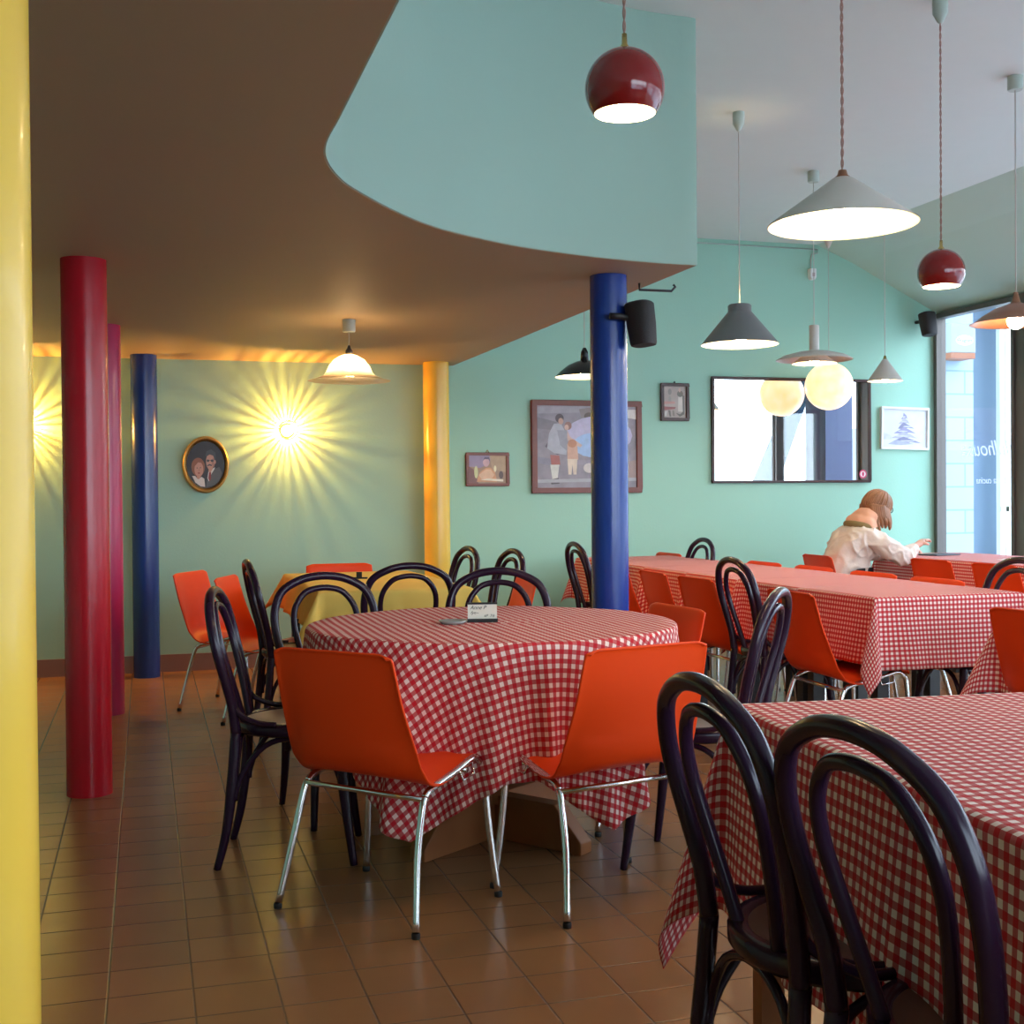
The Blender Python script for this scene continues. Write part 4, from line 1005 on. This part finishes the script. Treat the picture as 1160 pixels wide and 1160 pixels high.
# ------------------------------------------------------------------ the seated person
def skin(name, verts, edges, radii, m, parent, sub=2, root=0):
    me = bpy.data.meshes.new(name); me.from_pydata(verts, edges, []); o = bpy.data.objects.new(name, me); COL.objects.link(o)
    md = o.modifiers.new('skin', 'SKIN'); md.use_smooth_shade = True; md.branch_smoothing = .3
    for i, v in enumerate(me.skin_vertices[0].data):
        r_ = radii[i]; v.radius = r_ if isinstance(r_, tuple) else (r_, r_); v.use_root = (i == root)
    s_ = o.modifiers.new('sub', 'SUBSURF'); s_.levels = s_.render_levels = sub
    bpy.context.view_layer.update()
    dg = bpy.context.evaluated_depsgraph_get(); nm = bpy.data.meshes.new_from_object(o.evaluated_get(dg))
    nm.materials.clear(); nm.materials.append(m)
    for p in nm.polygons: p.use_smooth = True; p.material_index = 0
    bpy.data.objects.remove(o)
    o = bpy.data.objects.new(name, nm); COL.objects.link(o); o.parent = parent
    return o
PT = thing('person', 'person with light brown hair and cream jacket bent over the window table', 'person', (4.72, 7.70, 0), -.06)
V = []; E = []; RD = []
def vtx(p, r, prev=None):
    V.append(p); RD.append(r)
    if prev is not None: E.append((prev, len(V)-1))
    return len(V)-1
# local +X is forward; right hand side (-Y) is towards the viewer
pel = vtx((0, 0, .53), (.125, .15)); sp1 = vtx((.01, 0, .66), (.10, .12), pel); sp2_ = vtx((.05, 0, .78), (.10, .12), sp1); ch = vtx((.12, 0, .89), (.085, .10), sp2_)
nk = vtx((.20, 0, .995), (.055, .055), ch); jaw = vtx((.245, 0, 1.045), (.062, .058), nk); hd = vtx((.27, 0, 1.095), (.088, .074), jaw); hd2 = vtx((.275, 0, 1.15), (.068, .060), hd)
def hand(base, dirv, side, prev):
    d = Vector(dirv).normalized(); b0 = Vector(base)
    palm = vtx(tuple(b0+d*.05), (.024, .034), prev)
    lat = d.cross(Vector((0, 0, 1))).normalized()*side
    dn = Vector((0, 0, -1))
    for k, ln in enumerate((.068, .078, .072, .056)):
        o_ = lat*(.024-.016*k); k1 = vtx(tuple(b0+d*.085+o_), .009, palm)
        k2 = vtx(tuple(b0+d*(.085+ln*.5)+o_+dn*.012), .0082, k1); vtx(tuple(b0+d*(.085+ln*.75)+o_+dn*.038), .007, k2)
    t1 = vtx(tuple(b0+d*.055+lat*.04+dn*.01), .010, palm); vtx(tuple(b0+d*.085+lat*.046+dn*.03), .008, t1)
for s, el, wr, hdn in ((-1, (.345, -.20, .755), (.50, -.12, .835), (.45, .15, .22)), (1, (.32, .20, .765), (.52, .10, .80), (.9, -.3, .0))):
    sh = vtx((.12, s*.145, .895), .042, ch); ua = vtx((.20, s*.195, .835), .040, sh); e_ = vtx(el, .036, ua); w_ = vtx(wr, .026, e_)
    hand(wr, hdn, -s, w_)
for s in (-1, 1):
    hp = vtx((.06, s*.095, .51), .085, pel); kn_ = vtx((.44, s*.13, .49), .058, hp); an = vtx((.40, s*.13, .10), .038, kn_); vtx((.50, s*.14, .045), .030, an)
body = skin('body', V, E, RD, M['skin'], PT)
# jacket: torso and sleeves
V2 = []; E2 = []; R2 = []
def v2(p, r, prev=None):
    V2.append(p); R2.append(r)
    if prev is not None: E2.append((prev, len(V2)-1))
    return len(V2)-1
a = v2((.0, 0, .50), (.150, .18)); b1 = v2((-.01, 0, .62), (.152, .18), a); c1_ = v2((.02, 0, .75), (.150, .175), b1); d1 = v2((.085, 0, .87), (.135, .155), c1_); e1 = v2((.145, 0, .945), (.095, .11), d1); v2((.185, 0, .99), (.075, .075), e1)
for s, el, wr in ((-1, (.345, -.205, .752), (.485, -.13, .825)), (1, (.32, .21, .765), (.49, .12, .80))):
    sh = v2((.12, s*.165, .905), .075, d1); m1_ = v2((.20, s*.20, .84), .076, sh); e_ = v2(el, .068, m1_); f_ = v2(tuple((Vector(el)+Vector(wr))/2), .055, e_); v2(wr, .040, f_)
jk = skin('jacket', V2, E2, R2, M['jacket'], PT, sub=4)
from mathutils import noise as mnoise
jk.data.update()
_nv = [(v, v.normal.copy()) for v in jk.data.vertices]
for v, nr in _nv:
    c_ = v.co; k_ = mnoise.noise(Vector((c_.x*9+c_.z*14, c_.y*16, c_.z*7-c_.x*12)))
    rg_ = 1-abs(mnoise.noise(Vector((c_.x*13+c_.z*9, c_.y*8+3, c_.z*11-c_.x*9))))*3.2
    v.co = c_ + nr*(.010*k_ + .011*max(0, rg_)**1.5)
# trousers and shoes
V3 = []; E3 = []; R3 = []
V3.append((0, 0, .52)); R3.append((.14, .17))
for s in (-1, 1):
    i0 = len(V3); V3 += [(.08, s*.10, .515), (.44, s*.13, .495), (.41, s*.13, .28), (.40, s*.13, .12)]; R3 += [.098, .075, .062, .055]; E3 += [(0, i0), (i0, i0+1), (i0+1, i0+2), (i0+2, i0+3)]
skin('trousers', V3, E3, R3, M['trouser'], PT)
for s in (-1, 1): skin('shoe', [(.38, s*.13, .055), (.46, s*.135, .048), (.55, s*.14, .038)], [(0, 1), (1, 2)], [(.048, .045), (.045, .042), (.036, .030)], M['black'], PT)
# hood bunched behind the neck
def blob(name, rings, m, parent, n=20):
    """rings: centre, axis u, axis v (radii as vectors)"""
    vs = []; fs = []
    for c, u, v in rings:
        c, u, v = Vector(c), Vector(u), Vector(v)
        for i in range(n): vs.append(c+u*math.cos(2*PI*i/n)+v*math.sin(2*PI*i/n))
    k = len(rings)
    for j in range(k-1):
        for i in range(n): fs.append((j*n+i, j*n+(i+1) % n, (j+1)*n+(i+1) % n, (j+1)*n+i))
    fs += [tuple(range(n))[::-1], tuple((k-1)*n+i for i in range(n))]
    return MB().add(vs, fs).build(name, m, parent, sub=1)
hoodm = MB(); nn_ = 36; hp = [(.118, -.055, 0), (.140, -.03, 0), (.146, .0, 0), (.134, .030, .006), (.122, .042, .012), (.130, .062, .02), (.126, .088, .03), (.108, .108, .04), (.092, .112, .045), (.080, .095, .045), (.070, .05, .03)]
Rt_ = Matrix.Rotation(math.radians(22), 3, 'Y'); vs = []
for (r_, z_, xo) in hp:
    for i in range(nn_):
        q = 2*PI*i/nn_; bump_ = 1+.05*math.sin(3*q+z_*30)+.03*math.sin(7*q+z_*60)
        drop = -.035*max(0, math.cos(q))
        vs.append(Vector((.150, 0, .99)) + Rt_ @ Vector((xo + r_*.80*bump_*math.cos(q), r_*.92*bump_*math.sin(q), z_+drop)))
hoodm.add(vs, [(j*nn_+i, j*nn_+(i+1) % nn_, (j+1)*nn_+(i+1) % nn_, (j+1)*nn_+i) for j in range(len(hp)-1) for i in range(nn_)])
hoodm.build('hood', M['hood'], PT, sub=1)
hm = MB()  # lining edge
hm.tube([(.135-.095*math.cos(q), .115*math.sin(q), .975+.02*math.cos(q)) for q in [2*PI*i/28 for i in range(28)]], .022, 8, closed=True)
hm.build('hood_trim', mat('olive_trim', (.25, .17, .07), .8), PT)
# hair: cap plus long side locks falling towards the table
def hair():
    mb = MB(); rnd = random.Random(2)
    n, k = 28, 16; c = Vector((.262, 0, 1.115)); vs = []; tiltm = Matrix.Rotation(math.radians(28), 3, 'Y')
    for j in range(k+1):
        th = math.radians(3+112*j/k)
        for i in range(n):
            a_ = 2*PI*i/n
            rx, ry, rz_ = .108, .096, .108
            p = Vector((rx*math.sin(th)*math.cos(a_), ry*math.sin(th)*math.sin(a_), rz_*math.cos(th)))
            front = max(0, math.cos(a_))
            if th > 1.35 and front > .35: p *= .80
            p += p.normalized()*.004*math.sin(a_*14+j*.6)
            vs.append(c + tiltm @ p)
    fs = [(j*n+i, j*n+(i+1) % n, (j+1)*n+(i+1) % n, (j+1)*n+i) for j in range(k) for i in range(n)]
    fs.append(tuple(range(n)))
    mb.add(vs, fs)
    for s in (-1, 1):
        for i in range(11):
            q = i/10
            st = Vector((.185+.11*q, s*(.070+.028*math.sin(PI*q)), 1.13-.02*q))
            md_ = Vector((.19+.115*q, s*(.088+.02*math.sin(PI*q)), 1.05-.01*q))
            en = Vector((.225+.105*q+rnd.uniform(-.01, .01), s*(.074+rnd.uniform(-.01, .02)), .955+.02*math.sin(PI*q)+rnd.uniform(-.015, .02)))
            P_ = catmull([st, md_, (md_+en)/2+Vector((0, s*.008, 0)), en], 5)
            mb.tube(P_, [.017*(1-.7*(t_/(len(P_)-1))**2)+.002 for t_ in range(len(P_))], 7)
    R28 = Matrix.Rotation(math.radians(28), 3, 'Y'); c = Vector((.262, 0, 1.115))
    for i in range(46):
        a_ = math.radians(52 + 256*i/45); jit = rnd.uniform(-.004, .004); ps = []
        for k_ in range(8):
            th = math.radians(6+100*k_/7)
            ps.append(c + R28 @ Vector(((.110+jit)*math.sin(th)*math.cos(a_), (.099+jit)*math.sin(th)*math.sin(a_), (.110+jit)*math.cos(th))))
        e_ = ps[-1]; dn = rnd.uniform(.055, .095)
        ps += [Vector((e_.x+.012, e_.y*1.02, e_.z-dn*.5)), Vector((e_.x+.028, e_.y*.97, e_.z-dn))]
        P_ = catmull(ps, 3); mb.tube(P_, [.0095*(1-.6*(q/(len(P_)-1))**3) for q in range(len(P_))], 6)
    mb.build('hair', M['hair'], PT)
hair()
# face details
MB().lathe([(0, .020), (.006, .014), (.011, .002), (.009, -.006), (0, -.009)], 12, (.350, 0, 1.075)).build('nose', M['skin'], PT)
for s in (-1, 1):
    MB().lathe([(0, .008), (.008, 0), (0, -.008)], 12, (.346, s*.030, 1.098)).build('eye', M['ink'], PT)
MB().box((.333, 0, 1.035), (.012, .04, .008)).build('mouth', cm((.5, .12, .10)), PT, smooth=False, bevel=.003)
gm = MB()
for s in (-1, 1):
    gm.tube([(.352, s*(.034+.026*math.cos(q)), 1.088+.021*math.sin(q)) for q in [2*PI*i/20 for i in range(20)]], .0028, 6, closed=True)
    gm.tube([(.352, s*.060, 1.092), (.30, s*.088, 1.105), (.255, s*.090, 1.11)], .0025, 6)
gm.tube([(.352, -.008, 1.092), (.357, 0, 1.095), (.352, .008, 1.092)], .0025, 6)
gm.build('glasses', M['black'], PT)

# ------------------------------------------------------------------ light
wd = bpy.data.worlds.new('sky'); S.world = wd; wd.use_nodes = True; nt = wd.node_tree
bg = nt.nodes['Background']
tc = nt.nodes.new('ShaderNodeTexCoord'); sp_ = nt.nodes.new('ShaderNodeSeparateXYZ'); nt.links.new(tc.outputs['Generated'], sp_.inputs[0])
mr = nt.nodes.new('ShaderNodeMapRange'); mr.inputs['From Min'].default_value = -.05; mr.inputs['From Max'].default_value = .8; nt.links.new(sp_.outputs['Z'], mr.inputs['Value'])
rp = nt.nodes.new('ShaderNodeValToRGB'); rp.color_ramp.elements[0].color = (.76, .89, 1, 1); rp.color_ramp.elements[1].color = (.55, .76, 1, 1); nt.links.new(mr.outputs[0], rp.inputs[0]); nt.links.new(rp.outputs[0], bg.inputs[0])
bg.inputs[1].default_value = 7.0
for nm, loc, rot, sx2, sy2 in (('window_portal', (XR+.12, 3.2, 1.35), (0, PI/2, 0), 2.6, 11.2), ('front_window_portal', (3.33, YF-.2, 1.65), (PI/2, 0, 0), 5.0, 2.1)):
    L_ = bpy.data.lights.new(nm, 'AREA'); L_.shape = 'RECTANGLE'; L_.size = sx2; L_.size_y = sy2; L_.cycles.is_portal = True
    lo = bpy.data.objects.new(nm, L_); COL.objects.link(lo); lo.location = loc; lo.rotation_euler = rot

# ------------------------------------------------------------------ camera
cam = bpy.data.cameras.new('camera'); co_ = bpy.data.objects.new('camera', cam); COL.objects.link(co_); S.camera = co_
cam.sensor_width = 36; cam.sensor_fit = 'HORIZONTAL'; cam.lens = F/1160*36; cam.clip_start = .05
pitch = -(580-HZ)/F
fwd0 = Vector((SA, CA, 0)); rt0 = Vector((CA, -SA, 0)); up0 = Vector((0, 0, 1))
fwd = (fwd0*math.cos(pitch) + up0*math.sin(pitch)).normalized(); up1 = rt0.cross(fwd)
rt = rt0*math.cos(ROLL) - up1*math.sin(ROLL); up = up1*math.cos(ROLL) + rt0*math.sin(ROLL)
mw = Matrix((( rt.x, up.x, -fwd.x, 0), (rt.y, up.y, -fwd.y, 0), (rt.z, up.z, -fwd.z, EYE), (0, 0, 0, 1)))
co_.matrix_world = mw

S.view_settings.view_transform = 'Standard'; S.view_settings.look = 'None'; S.view_settings.gamma = 1; S.view_settings.exposure = 0.62
S.view_settings.use_curve_mapping = False
try:
    c = S.cycles; c.use_denoising = True; c.max_bounces = 10; c.diffuse_bounces = 6; c.glossy_bounces = 5; c.transparent_max_bounces = 16; c.sample_clamp_indirect = 6; c.caustics_reflective = False; c.caustics_refractive = False
except Exception: pass
for o in list(COL.objects):
    if o.get('label') == '-': print('UNPLACED', o.name)
